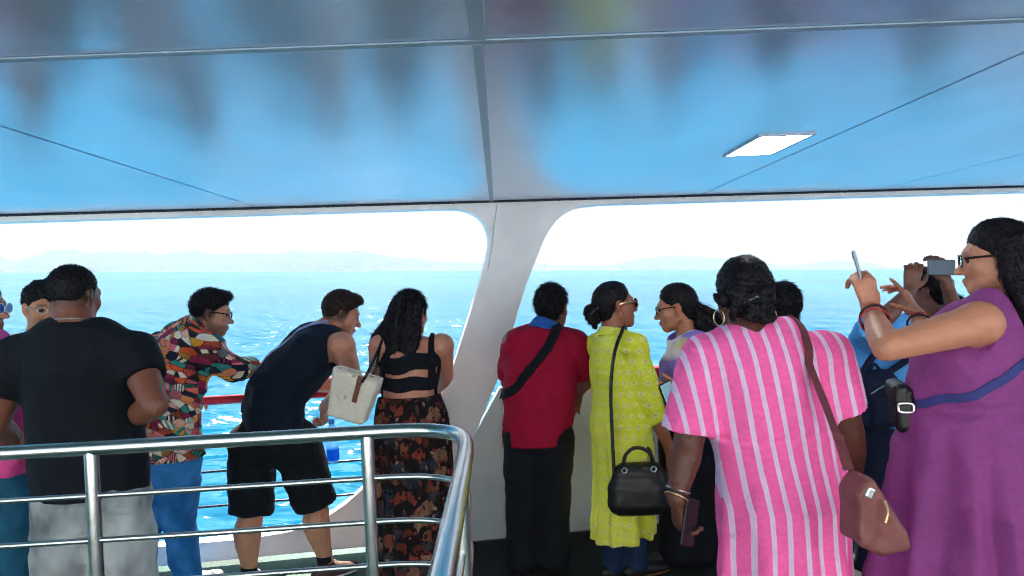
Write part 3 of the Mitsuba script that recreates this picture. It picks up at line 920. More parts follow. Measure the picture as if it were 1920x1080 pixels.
mat('denim_grey', proc(lambda p, n, uv: mix(lin('#3c4851'), lin('#b4babd'), smoothstep(0.28, 0.72, fbm(p.x * 7, p.y * 7, p.z * 3.2, 4)))), 0.85, 0.15, sheen=0.2)
mat('denim_teal', proc(lambda p, n, uv: mix(lin('#1c4a66'), lin('#2f6d8c'), fbm(p.x * 12, p.y * 12, p.z * 7, 3))), 0.85, 0.15)
mat('denim_navy', proc(lambda p, n, uv: mix(lin('#14233a'), lin('#20395a'), fbm(p.x * 12, p.y * 12, p.z * 7, 3))), 0.85, 0.15)


def stripes(p, n, uv):
    u = uv.x / 0.0490 + 0.35
    f = u - dr.floor(u)
    return mix(lin('#f065a8'), lin('#d9b8d8'), smoothstep(0.0, 0.03, 0.165 - dr.abs(f - 0.5))) * weave(p)


mat('cloth_striped', proc(stripes), 0.8, 0.2, sheen=0.3, bump=proc(drape, 3e-3))
mat('cloth_geometric', proc(lambda p, n, uv: print_cells(uv.x * 24 + 0.7 * uv.y * 24, uv.y * 30, ['#20233a', '#d9582f', '#e2d6c2', '#262624', '#e07a82', '#e2962a', '#3a8f88', '#92294a', '#e8dfd0']) * weave(p)), 0.8, 0.2, bump=proc(drape, 3e-3))


def floral(p, n, uv):
    u, v = uv.x, uv.y
    a1, a2, w = voronoi(u * 17 + 3 + 0.8 * noise(u * 30, v * 30), v * 14)
    b1, b2, x = voronoi(u * 34 + 9, v * 30 + 0.6 * noise(u * 40, v * 40, 4.0))
    c = mi.Color3f(lin('#1b1216'))
    for t, h in ((0.0, '#57271f'), (0.2, '#3a3338'), (0.38, '#7c3428'), (0.55, '#26303f'), (0.68, '#6f4233'), (0.8, '#40201f'), (0.9, '#7d5c4a')):
        c = dr.select((w > t) & (a1 < 0.30 + 0.25 * w), mi.Color3f(lin(h)), c)
    for t, h in ((0.0, '#120d12'), (0.45, '#6d2a24'), (0.65, '#7d4c3c'), (0.76, '#1a2230'), (0.9, '#8a715f')):
        c = dr.select((x > t) & (b1 < 0.24), mi.Color3f(lin(h)), c)
    return c * weave(p) * 0.8


mat('cloth_floral', proc(floral), 0.85, 0.2, bump=proc(drape, 3e-3))


def kurta(p, n, uv):
    u, v = uv.x / 0.040, uv.y / 0.052
    row = dr.floor(v)
    u = u + 0.5 * (row - 2 * dr.floor(row / 2))
    x, y = (u - dr.floor(u) - 0.5) * 0.040, (v - dr.floor(v) - 0.5) * 0.052
    a = dr.atan2(y, x)
    d = dr.sqrt(x * x + y * y) * (1 + 0.22 * dr.cos(a * 5))
    c = mix(lin('#c8d030'), lin('#d8da55'), fbm(u * 0.3, v * 0.3, 0.0, 2))
    c = mix(c, lin('#e6dcae'), smoothstep(0.0125, 0.0095, d) * 0.5)
    return mix(c, lin('#d2a24a'), smoothstep(0.0045, 0.003, d)) * weave(p)


mat('cloth_kurta', proc(kurta), 0.8, 0.2, sheen=0.3, bump=proc(drape, 3e-3))


def tiedye(p, n, uv):
    f = fbm(p.x * 7, p.y * 7, p.z * 6, 3)
    c = mix(lin('#7563c2'), lin('#9480d2'), f)
    c = mix(c, lin('#e6dfe4'), smoothstep(0.56, 0.70, fbm(p.x * 5 + 3, p.y * 5, p.z * 5 + 8, 3)))
    return mix(c, lin('#ddd06a'), smoothstep(0.62, 0.74, fbm(p.x * 6 + 13, p.y * 6, p.z * 6, 3)) * 0.9)


mat('cloth_tiedye', proc(tiedye), 0.8, 0.2, sheen=0.3, bump=proc(drape, 3e-3))

# joints of every figure, in metres along, outboard and above the deck
JOINTS = {
    'black': dict(head=(-1.490, 2.596, 1.542), neck=(-1.472, 2.563, 1.438), chest=(-1.477, 2.585, 1.291), waist=(-1.484, 2.618, 1.022), pelvis=(-1.477, 2.618, 0.832), sh_a=(-1.674, 2.574, 1.343), sh_b=(-1.281, 2.574, 1.335), el_a=(-1.793, 2.596, 1.099), el_b=(-1.167, 2.464, 1.166), wr_a=(-1.874, 2.860, 0.968), wr_b=(-1.391, 2.706, 1.077), hp_a=(-1.561, 2.618, 0.798), hp_b=(-1.385, 2.618, 0.799), kn_a=(-1.588, 2.596, 0.450), kn_b=(-1.353, 2.618, 0.365), an_a=(-1.636, 2.618, 0.090), an_b=(-1.385, 2.662, 0.090)),
    'pattern': dict(head=(-1.512, 3.860, 1.431), neck=(-1.577, 3.780, 1.355), chest=(-1.632, 3.740, 1.198), waist=(-1.686, 3.680, 0.974), pelvis=(-1.675, 3.660, 0.783), sh_a=(-1.814, 3.920, 1.267), sh_b=(-1.437, 3.620, 1.262), el_a=(-1.863, 4.000, 1.016), el_b=(-1.386, 3.780, 1.143), wr_a=(-1.808, 4.100, 0.968), wr_b=(-1.288, 4.020, 1.125), hp_a=(-1.775, 3.720, 0.710), hp_b=(-1.627, 3.640, 0.722), kn_a=(-1.830, 3.720, 0.408), kn_b=(-1.668, 3.720, 0.426), an_a=(-1.913, 3.750, 0.090), an_b=(-1.687, 3.820, 0.090)),
    'tank': dict(head=(-0.864, 4.000, 1.390), neck=(-0.950, 3.930, 1.306), chest=(-1.031, 3.880, 1.177), waist=(-1.175, 3.800, 0.999), pelvis=(-1.176, 3.750, 0.829), sh_a=(-1.071, 4.080, 1.248), sh_b=(-0.833, 3.820, 1.235), el_a=(-1.047, 4.200, 0.993), el_b=(-0.806, 3.950, 1.059), wr_a=(-0.917, 4.300, 0.967), wr_b=(-1.005, 4.100, 0.870), hp_a=(-1.293, 3.760, 0.759), hp_b=(-1.068, 3.750, 0.750), kn_a=(-1.322, 3.760, 0.388), kn_b=(-0.999, 3.800, 0.409), an_a=(-1.353, 3.780, 0.090), an_b=(-0.978, 3.860, 0.100)),
    'skirt': dict(head=(-0.470, 3.860, 1.384), neck=(-0.470, 3.810, 1.247), chest=(-0.470, 3.760, 1.122), waist=(-0.485, 3.740, 0.975), pelvis=(-0.475, 3.720, 0.782), sh_a=(-0.623, 3.790, 1.222), sh_b=(-0.310, 3.790, 1.213), el_a=(-0.668, 3.880, 1.053), el_b=(-0.302, 3.880, 1.044), wr_a=(-0.617, 4.150, 0.913), wr_b=(-0.387, 4.120, 0.927), hp_a=(-0.551, 3.720, 0.731), hp_b=(-0.416, 3.720, 0.725), kn_a=(-0.565, 3.720, 0.430), kn_b=(-0.429, 3.720, 0.430), an_a=(-0.583, 3.740, 0.090), an_b=(-0.447, 3.740, 0.090)),
    'maroon': dict(head=(0.284, 3.970, 1.374), neck=(0.232, 3.920, 1.263), chest=(0.210, 3.870, 1.092), waist=(0.183, 3.820, 0.931), pelvis=(0.169, 3.800, 0.767), sh_a=(0.073, 3.880, 1.199), sh_b=(0.390, 3.870, 1.185), el_a=(0.038, 4.000, 1.013), el_b=(0.450, 3.920, 0.995), wr_a=(0.127, 4.250, 0.884), wr_b=(0.433, 4.180, 0.879), hp_a=(0.089, 3.800, 0.710), hp_b=(0.250, 3.800, 0.702), kn_a=(0.076, 3.800, 0.430), kn_b=(0.237, 3.800, 0.430), an_a=(0.061, 3.820, 0.090), an_b=(0.224, 3.820, 0.090)),
    'yellow': dict(head=(0.584, 3.700, 1.383), neck=(0.559, 3.680, 1.244), chest=(0.572, 3.660, 1.071), waist=(0.582, 3.640, 0.939), pelvis=(0.580, 3.640, 0.765), sh_a=(0.510, 3.840, 1.179), sh_b=(0.646, 3.540, 1.185), el_a=(0.543, 4.000, 0.886), el_b=(0.718, 3.520, 0.899), wr_a=(0.755, 4.200, 0.846), wr_b=(0.805, 3.580, 0.661), hp_a=(0.540, 3.660, 0.702), hp_b=(0.653, 3.660, 0.696), kn_a=(0.528, 3.660, 0.430), kn_b=(0.641, 3.660, 0.430), an_a=(0.516, 3.680, 0.090), an_b=(0.630, 3.680, 0.090)),
    'lavender': dict(head=(0.920, 3.800, 1.350), neck=(0.981, 3.800, 1.208), chest=(0.963, 3.800, 1.036), waist=(0.963, 3.800, 0.910), pelvis=(0.969, 3.800, 0.729), sh_a=(0.997, 3.960, 1.138), sh_b=(0.980, 3.660, 1.154), el_a=(0.925, 4.000, 0.883), el_b=(0.975, 3.620, 0.910), wr_a=(0.840, 3.750, 0.924), wr_b=(0.845, 3.520, 0.950), hp_a=(0.902, 3.800, 0.670), hp_b=(1.022, 3.800, 0.664), kn_a=(0.891, 3.800, 0.430), kn_b=(1.012, 3.800, 0.430), an_a=(0.881, 3.820, 0.090), an_b=(1.003, 3.820, 0.090)),
    'stripe': dict(head=(0.798, 2.370, 1.432), neck=(0.801, 2.330, 1.330), chest=(0.831, 2.350, 1.175), waist=(0.876, 2.370, 0.961), pelvis=(0.893, 2.370, 0.768), sh_a=(0.652, 2.340, 1.240), sh_b=(1.038, 2.340, 1.239), el_a=(0.585, 2.330, 0.987), el_b=(1.119, 2.360, 0.977), wr_a=(0.524, 2.270, 0.825), wr_b=(1.165, 2.450, 0.793), hp_a=(0.811, 2.370, 0.737), hp_b=(0.977, 2.370, 0.728), kn_a=(0.786, 2.360, 0.450), kn_b=(0.996, 2.400, 0.450), an_a=(0.778, 2.380, 0.090), an_b=(1.011, 2.450, 0.090)),
    'hidden': dict(head=(1.447, 3.700, 1.341), neck=(1.439, 3.680, 1.195), chest=(1.440, 3.680, 1.027), waist=(1.442, 3.680, 0.892), pelvis=(1.440, 3.680, 0.716), sh_a=(1.295, 3.680, 1.143), sh_b=(1.594, 3.680, 1.134), el_a=(1.295, 3.750, 0.888), el_b=(1.628, 3.750, 0.872), wr_a=(1.455, 4.000, 0.843), wr_b=(1.662, 4.000, 0.833), hp_a=(1.361, 3.680, 0.665), hp_b=(1.514, 3.680, 0.658), kn_a=(1.351, 3.680, 0.430), kn_b=(1.504, 3.680, 0.430), an_a=(1.344, 3.700, 0.090), an_b=(1.498, 3.700, 0.090)),
    'blue': dict(head=(2.138, 3.620, 1.381), neck=(2.040, 3.600, 1.234), chest=(1.887, 3.560, 1.046), waist=(1.839, 3.540, 0.907), pelvis=(1.832, 3.540, 0.738), sh_a=(1.776, 3.540, 1.158), sh_b=(2.170, 3.600, 1.135), el_a=(1.733, 3.300, 1.267), el_b=(2.221, 3.500, 1.192), wr_a=(1.894, 3.340, 1.403), wr_b=(2.104, 3.400, 1.430), hp_a=(1.792, 3.540, 0.674), hp_b=(1.929, 3.540, 0.667), kn_a=(1.782, 3.540, 0.430), kn_b=(1.919, 3.540, 0.430), an_a=(1.778, 3.560, 0.090), an_b=(1.916, 3.560, 0.090)),
    'peek': dict(head=(2.443, 3.950, 1.235), neck=(2.446, 3.950, 1.095), chest=(2.453, 3.950, 0.919), waist=(2.458, 3.950, 0.817), pelvis=(2.458, 3.950, 0.685), sh_a=(2.296, 3.950, 1.029), sh_b=(2.620, 3.950, 1.028), el_a=(2.289, 3.980, 0.806), el_b=(2.660, 3.980, 0.788), wr_a=(2.526, 4.200, 0.776), wr_b=(2.714, 4.200, 0.783), hp_a=(2.373, 3.950, 0.631), hp_b=(2.521, 3.950, 0.624), kn_a=(2.365, 3.950, 0.430), kn_b=(2.513, 3.950, 0.430), an_a=(2.363, 3.970, 0.090), an_b=(2.512, 3.970, 0.090)),
    'purple': dict(head=(1.547, 2.244, 1.527), neck=(1.557, 2.256, 1.393), chest=(1.458, 2.244, 1.242), waist=(1.424, 2.244, 1.069), pelvis=(1.428, 2.244, 0.911), sh_a=(1.611, 2.436, 1.325), sh_b=(1.382, 2.088, 1.344), el_a=(1.436, 2.472, 1.185), el_b=(1.083, 2.040, 1.291), wr_a=(1.525, 2.640, 1.335), wr_b=(1.165, 2.280, 1.387), hp_a=(1.485, 2.340, 0.656), hp_b=(1.360, 2.148, 0.656), kn_a=(1.441, 2.340, 0.450), kn_b=(1.319, 2.148, 0.236), an_a=(1.450, 2.340, 0.090), an_b=(1.301, 2.148, 0.090)),
    'pink': dict(head=(-2.034, 2.900, 1.515), neck=(-2.048, 2.900, 1.399), chest=(-2.000, 2.900, 1.238), waist=(-1.997, 2.900, 1.007), pelvis=(-2.001, 2.900, 0.797), sh_a=(-2.134, 3.080, 1.332), sh_b=(-1.885, 2.720, 1.344), el_a=(-2.113, 3.100, 1.060), el_b=(-1.860, 2.700, 1.101), wr_a=(-1.979, 3.100, 1.076), wr_b=(-1.815, 2.800, 0.969), hp_a=(-2.023, 2.980, 0.800), hp_b=(-1.937, 2.820, 0.800), kn_a=(-1.976, 2.980, 0.460), kn_b=(-1.913, 2.820, 0.460), an_a=(-1.951, 2.980, 0.090), an_b=(-1.931, 2.820, 0.090)),
    'behind': dict(head=(-2.107, 3.420, 1.501), neck=(-2.149, 3.450, 1.373), chest=(-2.157, 3.450, 1.198), waist=(-2.161, 3.450, 0.974), pelvis=(-2.165, 3.450, 0.775), sh_a=(-2.287, 3.450, 1.309), sh_b=(-2.016, 3.450, 1.304), el_a=(-2.323, 3.450, 1.082), el_b=(-2.003, 3.450, 1.066), wr_a=(-2.157, 3.300, 0.978), wr_b=(-1.969, 3.300, 0.969), hp_a=(-2.229, 3.450, 0.728), hp_b=(-2.106, 3.450, 0.722), kn_a=(-2.242, 3.450, 0.460), kn_b=(-2.119, 3.450, 0.460), an_a=(-2.260, 3.450, 0.090), an_b=(-2.137, 3.450, 0.090)),
}

folds = wrinkle
UP = np.array([0, 0, 1.0])
def band_on(P0, f, path, width, thick, m, key, name='strap', n=10, label=None, pull=0.03):
    """A flat strap laid on the surface of field f: path points are pushed out until they rest on it."""
    pts = spline(path, n)
    for _ in range(8):
        d = f(pts)
        g = np.stack([(f(pts + e) - f(pts - e)) / 0.008 for e in np.eye(3) * 0.004], 1)
        g /= np.linalg.norm(g, axis=1, keepdims=True) + 1e-9
        pts = pts + g * np.clip(thick * 0.5 + 0.002 - d, -pull, 0.03)[:, None]
    t = np.gradient(pts, axis=0); t /= np.linalg.norm(t, axis=1, keepdims=True)
    s = np.cross(t, g); s /= np.linalg.norm(s, axis=1, keepdims=True)
    nrm = np.cross(s, t)
    v, fc = [], []
    for i in range(len(pts)):
        for a, b in ((-1, -0.5), (1, -0.5), (1, 0.5), (-1, 0.5)):
            v.append(pts[i] + s[i] * a * width / 2 + nrm[i] * b * thick)
    for i in range(len(pts) - 1):
        for k in range(4):
            a, b, c, e = i * 4 + k, i * 4 + (k + 1) % 4, (i + 1) * 4 + (k + 1) % 4, (i + 1) * 4 + k
            fc += [[a, b, c], [a, c, e]]
    l = len(v) - 4
    fc += [[0, 2, 1], [0, 3, 2], [l, l + 1, l + 2], [l, l + 2, l + 3]]
    kw = {'label': label} if label else {}
    return put(name, (np.array(v), np.array(fc)), m, key, smooth=40, **kw)


# ------------------------------------------------------------------ 1 the man in the black T-shirt, back to the camera
J = {k: np.array(v) for k, v in JOINTS['black'].items()}
p = Person(JOINTS['black'], 'person', 'man in a plain black T-shirt and washed grey jeans behind the steel handrail', '#6e4436', [(0.150, 0.085), (0.172, 0.112), (0.178, 0.118), (0.172, 0.118)],
           gaze=(0.22, 1, -0.12), head_size=0.90, fade=(-0.066, 0.8), limb=1.08,
           hands=(hand(J['wr_a'], J['wr_a'] - J['el_a'], (1, 0, -0.3), -1), hand(J['wr_b'], J['wr_b'] - J['el_b'], (-1, 0.2, -0.3), 1)))
p.part('hair', p.head.cap(0.009, front=0.066, nape=-0.022, ear=-0.002, temple=0.014, rough=0.003, freq=160), 'hair_black', 0.006, loose=dict(n=2600, length=0.007, seed=1, flow=(0.2, 0.3, -0.4), lift=0.9))
p.part('shirt', p.top(off=0.018, hem=-0.012, sleeve=(0.52, 0.50), sleeve_r=0.078, folds=folds(7, 0.024, 3, (1, 1, 0.7)), neck=0.004, flare=0.04), 'cloth_black', 0.008)
p.part('jeans', p.trousers((0.112, 0.104, 0.085, 0.080), top=0.05, folds=folds(8, 0.021, 9, (1, 1, 1.3))), 'denim_grey', 0.009)
p.part('belt', Tube([p.J['pelvis'] + [0, 0, 0.055], p.J['pelvis'] + [0, 0, 0.085]], [p.rad[4] + 0.012, p.rad[4] + 0.012], side=p.side), 'leather_black')
p.shoes('shoe_white')
nb = p.J['neck']
put('necklace', pipe([nb + p.side * 0.072 * math.cos(t) + p.ahead * (0.066 * math.sin(t) + 0.006) + UP * (0.018 - 0.012 * math.sin(t)) for t in np.linspace(0, 2 * np.pi, 28, endpoint=False)], 0.0026, 8, closed=True), 'silver', p.key, smooth=40)
wa = p.J['wr_a']; d = unit(p.J['wr_a'] - p.J['el_a'])
put('watch', skin_of(Tube([wa - d * 0.045, wa - d * 0.015], [0.034, 0.034], smooth=0), 0.005), 'phone_black', p.key, smooth=True)

# ------------------------------------------------------------------ 2 the man in the printed shirt
J = {k: np.array(v) for k, v in JOINTS['pattern'].items()}
p = Person(JOINTS['pattern'], 'person', 'bearded man with glasses in a colourful geometric print shirt leaning on the red rail', '#a87660', [(0.165, 0.090), (0.170, 0.115), (0.158, 0.118), (0.150, 0.115)],
           gaze=(0.97, 0.25, -0.16), head_size=0.97, beard=0.7, fade=(-0.07, 0.85),
           hands=(hand(J['wr_a'], (0.7, 0.7, -0.2), (0, 0, -1), -1), hand(J['wr_b'], J['wr_b'] - J['el_b'], (0.2, 0.1, -1), 1)))
p.part('hair', Union([p.head.cap(0.013, front=0.058, nape=-0.036, ear=-0.004, temple=0.012, rough=0.006, freq=110, top=0.012), p.head.ell((0.008, 0.058, 0.104), (0.050, 0.036, 0.026)), p.head.ell((0.02, 0.078, 0.098), (0.030, 0.020, 0.018))], 0.012), 'hair_black', 0.006, loose=dict(n=2600, length=0.014, seed=1, flow=(0.2, 0.3, -0.4), lift=0.9))
p.part('shirt', p.top(off=0.026, hem=0.05, sleeve=(1.6, 1.55), sleeve_r=0.070, folds=folds(8, 0.030, 5), neck=0.004, flare=0.12), 'cloth_geometric', 0.008, uv=True)
nb = p.J['neck']; ax = unit(p.head.at - nb)
p.part('collar', Cut(Tube([nb - ax * 0.010, nb + ax * 0.035], [0.086, 0.074], smooth=0), minus=[Tube([nb - ax * 0.1, nb + ax * 0.1], [0.064, 0.064], smooth=0)], planes=[(nb + ax * 0.03, ax), (nb - ax * 0.02, -ax)]), 'cloth_geometric', 0.005, uv=True)
p.part('jeans', p.trousers((0.112, 0.104, 0.080, 0.074), folds=folds(9, 0.021, 2)), 'denim_blue', 0.009)
p.shoes('shoe_white', laces='lace_white')
p.glasses(); p.eyes()

# ------------------------------------------------------------------ 3 the man in the black tank top bent over the rail
J = {k: np.array(v) for k, v in JOINTS['tank'].items()}
p = Person(JOINTS['tank'], 'person', 'man in a black tank top and black shorts bent forward over the rail', '#ad7762', [(0.150, 0.095), (0.172, 0.125), (0.172, 0.125), (0.166, 0.125)],
           gaze=(0.93, 0.30, -0.30), head_size=0.99, fade=(-0.075, 0.85), limb=1.15, beard=0.25,
           hands=(hand(J['wr_a'], (0.6, 0.4, -0.4), (0, 0, -1), -1), hand(J['wr_b'], (-0.15, 0.25, -1), (-0.9, 0.4, 0), 1, curl=(0.9, 0.95, 1.0, 1.0))))
p.part('hair', Union([p.head.cap(0.013, front=0.060, nape=-0.034, ear=-0.002, temple=0.014, rough=0.005, freq=130, top=0.012), p.head.ell((0.0, 0.050, 0.106), (0.052, 0.042, 0.026)), p.head.ell((0.01, 0.082, 0.094), (0.034, 0.018, 0.018))], 0.012), 'hair_brown', 0.006, loose=dict(n=2600, length=0.007, seed=1, flow=(0.2, 0.3, -0.4), lift=0.9))
J = p.J
C = p.spine[1:5] + [J['pelvis'] + [0, 0, -0.06]]
R = np.vstack([p.rad[1:5] + 0.016, p.rad[4] + 0.022])
straps = [Tube([lerp(J['neck'], J['sh_' + q], 0.30) + [0, 0, -0.06], lerp(J['neck'], J['sh_' + q], 0.36) + [0, 0, 0.0], lerp(J['neck'], J['sh_' + q], 0.55) + [0, 0, -0.07]], [0.064, 0.066, 0.064], smooth=0) for q in 'ab']
f = Union([Tube(C, R, side=p.side)] + straps, 0.03)
ax = unit(p.head.at - J['neck'])
armholes = [Tube([J['sh_' + q] + p.side * (0.05 if q == 'b' else -0.05) * 1 + [0, 0, 0.02], J['sh_' + q] + p.side * (0.012 if q == 'b' else -0.012) + [0, 0, -0.06]], [0.100, 0.080], smooth=0) for q in 'ab']
tank_f = Cut(f, minus=[Tube([J['neck'] - ax * 0.01, J['neck'] + ax * 0.2], [0.075, 0.09], smooth=0)] + armholes, fold=folds(7, 0.024, 8), planes=[(J['pelvis'] + [0, 0, -0.05], [0, 0, -1])], k=0.006)
p.part('tank_top', tank_f, 'cloth_midnight', 0.007)
p.part('shorts', p.trousers((0.118, 0.112, 0.108, 0.1), end=0.47, off=0.022, folds=folds(8, 0.024, 12)), 'cloth_black', 0.008)
for q in 'ab':
    an, kn = J['an_' + q], J['kn_' + q]
    p.part('sock', Tube([an + [0, 0, -0.02], lerp(an, kn, 0.16)], [0.040, 0.041], smooth=0), 'cloth_black', 0.007)
p.shoes('shoe_maroon', sole='shoe_white', laces='lace_white')
p.eyes()
band_on(p, tank_f, [lerp(J['neck'], J['sh_b'], 0.30) + [0.0, 0.05, 0.06], lerp(J['neck'], J['sh_b'], 0.22) + [-0.03, -0.04, 0.07], lerp(J['neck'], J['chest'], 0.45) - p.ahead * 0.10 - p.side * 0.02 + UP * 0.06, lerp(J['chest'], J['waist'], 0.15) - p.ahead * 0.14 - p.side * 0.06, lerp(J['chest'], J['waist'], 0.55) - p.ahead * 0.12 - p.side * 0.13, lerp(J['chest'], J['waist'], 0.75) - p.side * 0.19], 0.022, 0.004, 'strap_light', p.key, label='pale blue strap across the back')
tank = p

# ------------------------------------------------------------------ 4 the woman in the long dark floral skirt
J = {k: np.array(v) for k, v in JOINTS['skirt'].items()}
p = Person(JOINTS['skirt'], 'person', 'woman with long dark hair in a black cut-out top and long dark floral skirt', '#a8725e', [(0.140, 0.080), (0.146, 0.095), (0.138, 0.095), (0.165, 0.115)],
           gaze=(0.42, 0.9, -0.12), head_size=1.0, limb=1.0,
           hands=(hand(J['wr_a'], (0.4, 0.9, 0), (0, 0, -1), -1), hand(J['wr_b'], (-0.1, 1, 0), (0, 0, -1), 1)))
J = p.J; H = p.head
p.part('hair', Union([p.head.cap(0.014, front=0.060, nape=-0.10, ear=-0.09, temple=0.01, rough=0.006, freq=80)], 0.02), 'hair_black', 0.006, loose=dict(n=2200, length=0.035, seed=2, flow=(0, -0.3, -1), lift=0.35))
rng = np.random.default_rng(4)
locks = []
for i in range(60):
    a = rng.uniform(-1.25, 1.25); r = rng.uniform(0.7, 1.02)
    top = H(0.092 * math.sin(a) * r, -0.012 - 0.10 * math.cos(a) * r, rng.uniform(-0.02, 0.06))
    x = 0.10 * math.sin(a) * 1.1 - 0.035 + rng.uniform(-0.02, 0.02)
    ln = rng.uniform(0.15, 0.235) - 0.02 * abs(a)
    ph = rng.uniform(0, 6)
    pts = [top, H(0.105 * math.sin(a) - 0.01, -0.03 - 0.095 * math.cos(a), -0.06)]
    for t in (0.35, 0.6, 0.8, 1.0):
        pts.append(H(x + 0.018 * math.sin(ph + t * 5), -0.055 - 0.062 * math.cos(a) + 0.014 * math.cos(ph + t * 6), -0.06 - ln * t))
    locks.append(Tube(pts, [0.015, 0.020, 0.021, 0.020, 0.017, 0.008], smooth=2))
p.part('hair', Cut(Union(locks, 0.008), fold=lambda P: 0.004 * (meshkit.fbm(P * [110, 110, 30], 2, 6) - 0.5)), 'hair_black', 0.005, loose=dict(n=2200, length=0.035, seed=2, flow=(0, -0.3, -1), lift=0.35))
C = p.spine
bands = Tube(C[1:5], p.rad[1:5] + 0.010, side=p.side)
ch = J['chest']
lev = J['waist'][2]
side_in = Slab(lerp(ch, J['waist'], 0.4) - p.ahead * 0.1, np.stack([p.side, p.ahead, UP]), (0.118, 0.12, 0.30), 0.02)
class Strappy:
    lo, hi = bands.lo, bands.hi + 0.03

    def __call__(self, P):
        d = bands(P)
        q = P - J['waist']
        x, y, z = q @ p.side, q @ p.ahead, q[:, 2]
        wav = 0.005 * np.sin(x * 40)
        b1 = np.abs(z - 0.062 - wav) - 0.030 - 0.006 * (1 - np.abs(x) / 0.15)
        b2 = np.abs(z - 0.164 - wav * 1.4 - 0.012 * np.clip(x / 0.1, -1, 1)) - 0.036 - 0.008 * (1 - np.abs(x) / 0.15)
        st = np.abs(np.abs(x) - 0.128) - 0.017
        st = np.maximum(st, -(z - 0.04))
        fr = -(y - 0.02)
        keep = np.minimum(np.minimum(b1, b2), np.minimum(st, np.maximum(fr, z - 0.27)))
        return np.maximum(np.maximum(d, keep), z - 0.36)
p.part('top', Strappy(), 'cloth_ink', 0.006)
for q, sx in (('a', -1), ('b', 1)):
    b = lerp(J['neck'], J['sh_' + q], 0.72)
    put('shoulder_strap', pipe(spline([J['waist'] + p.side * sx * 0.128 - p.ahead * 0.098 + UP * 0.17, b - p.ahead * 0.088 + [0, 0, -0.07], b - p.ahead * 0.05 + UP * 0.030, b + UP * 0.047, b + p.ahead * 0.06 + UP * 0.01, J['waist'] + p.side * sx * 0.12 + p.ahead * 0.10 + UP * 0.2], 5), 0.013, 8), 'cloth_ink', p.key, smooth=40)


def pleats(axis_at, ahead, side, n, amp0, z0, z1, amp1, seed=0, ph=0.0):
    def f(P):
        q = P - axis_at
        th = np.arctan2(q @ side, q @ ahead)
        t = np.clip((z0 - P[:, 2]) / (z0 - z1), 0, 1)
        w = meshkit.noise(np.stack([th * 2.5, P[:, 2] * 2, 0 * th], -1), seed)
        return (amp0 + (amp1 - amp0) * t) * np.sin(n * th + ph + 3.0 * w) + 0.004 * (w - 0.5)
    return f


w0 = J['waist']; base = np.array([J['pelvis'][0], J['pelvis'][1] + 0.02, 0.03])
p.part('skirt', Cut(Tube([w0 + [0, 0, -0.012], lerp(w0, J['pelvis'], 0.5), J['pelvis'], lerp(J['pelvis'], base, 0.5), base], [(0.152, 0.112), (0.180, 0.135), (0.192, 0.150), (0.200, 0.175), (0.225, 0.20)], side=p.side),
                    planes=[(w0 + [0, 0, -0.005], UP), (base, -UP)], fold=pleats(J['pelvis'], p.ahead, p.side, 15, 0.004, w0[2], 0, 0.013, 3)), 'cloth_floral', 0.007, uv=True)
p.shoes('shoe_black')
skirt = p

# ------------------------------------------------------------------ 5 the man in the maroon T-shirt
J = {k: np.array(v) for k, v in JOINTS['maroon'].items()}
p = Person(JOINTS['maroon'], 'person', 'man in a maroon T-shirt with a dark strap across his back, leaning on the bulwark', '#6b4135', [(0.150, 0.090), (0.172, 0.115), (0.172, 0.120), (0.160, 0.115)],
           gaze=(0.42, 0.92, -0.05), head_size=1.02, limb=1.1,
           hands=(hand(J['wr_a'], (0.5, 0.8, -0.2), (0, 0, -1), -1), hand(J['wr_b'], (-0.25, 0.6, -0.75), (-0.2, -0.3, -1), 1)))
J = p.J
p.part('hair', p.head.cap(0.014, front=0.058, nape=-0.07, ear=-0.012, temple=0.008, rough=0.006, freq=100, top=0.008), 'hair_black', 0.006, loose=dict(n=2200, length=0.035, seed=2, flow=(0, -0.3, -1), lift=0.35))
p.part('shirt', p.top(off=0.018, hem=0.085, sleeve=0.95, sleeve_r=0.076, folds=folds(7, 0.024, 21), neck=0.006, flare=0.03), 'cloth_maroon', 0.008)
nb = J['neck']; ax = unit(p.head.at - nb)
p.part('collar', Cut(Tube([nb - ax * 0.014 - p.ahead * 0.004, nb + ax * 0.045], [0.088, 0.072], smooth=0), minus=[Tube([nb - ax * 0.1, nb + ax * 0.1], [0.064, 0.062], smooth=0)], planes=[(nb + ax * 0.042, ax), (nb - ax * 0.026, -ax)]), 'cloth_collar_blue', 0.005, label='blue collar')
p.part('trousers', p.trousers((0.105, 0.100, 0.088, 0.084), top=0.02, folds=folds(8, 0.018, 4)), 'cloth_ink', 0.009)
p.shoes('shoe_black')


tops = p.top(off=0.018, hem=0.085, sleeve=0.95, sleeve_r=0.076, folds=folds(7, 0.024, 21), neck=0.006, flare=0.03)
a, b = lerp(nb, J['sh_b'], 0.42), J['waist'] - p.side * 0.18
band_on(p, tops, [a + [0, 0.05, 0.03], a + [0, -0.03, 0.04], lerp(a, b, 0.25) - p.ahead * 0.12, lerp(a, b, 0.6) - p.ahead * 0.14, lerp(a, b, 0.85) - p.ahead * 0.12, b], 0.050, 0.004, 'cloth_ink', p.key, label='dark diagonal strap across the back')

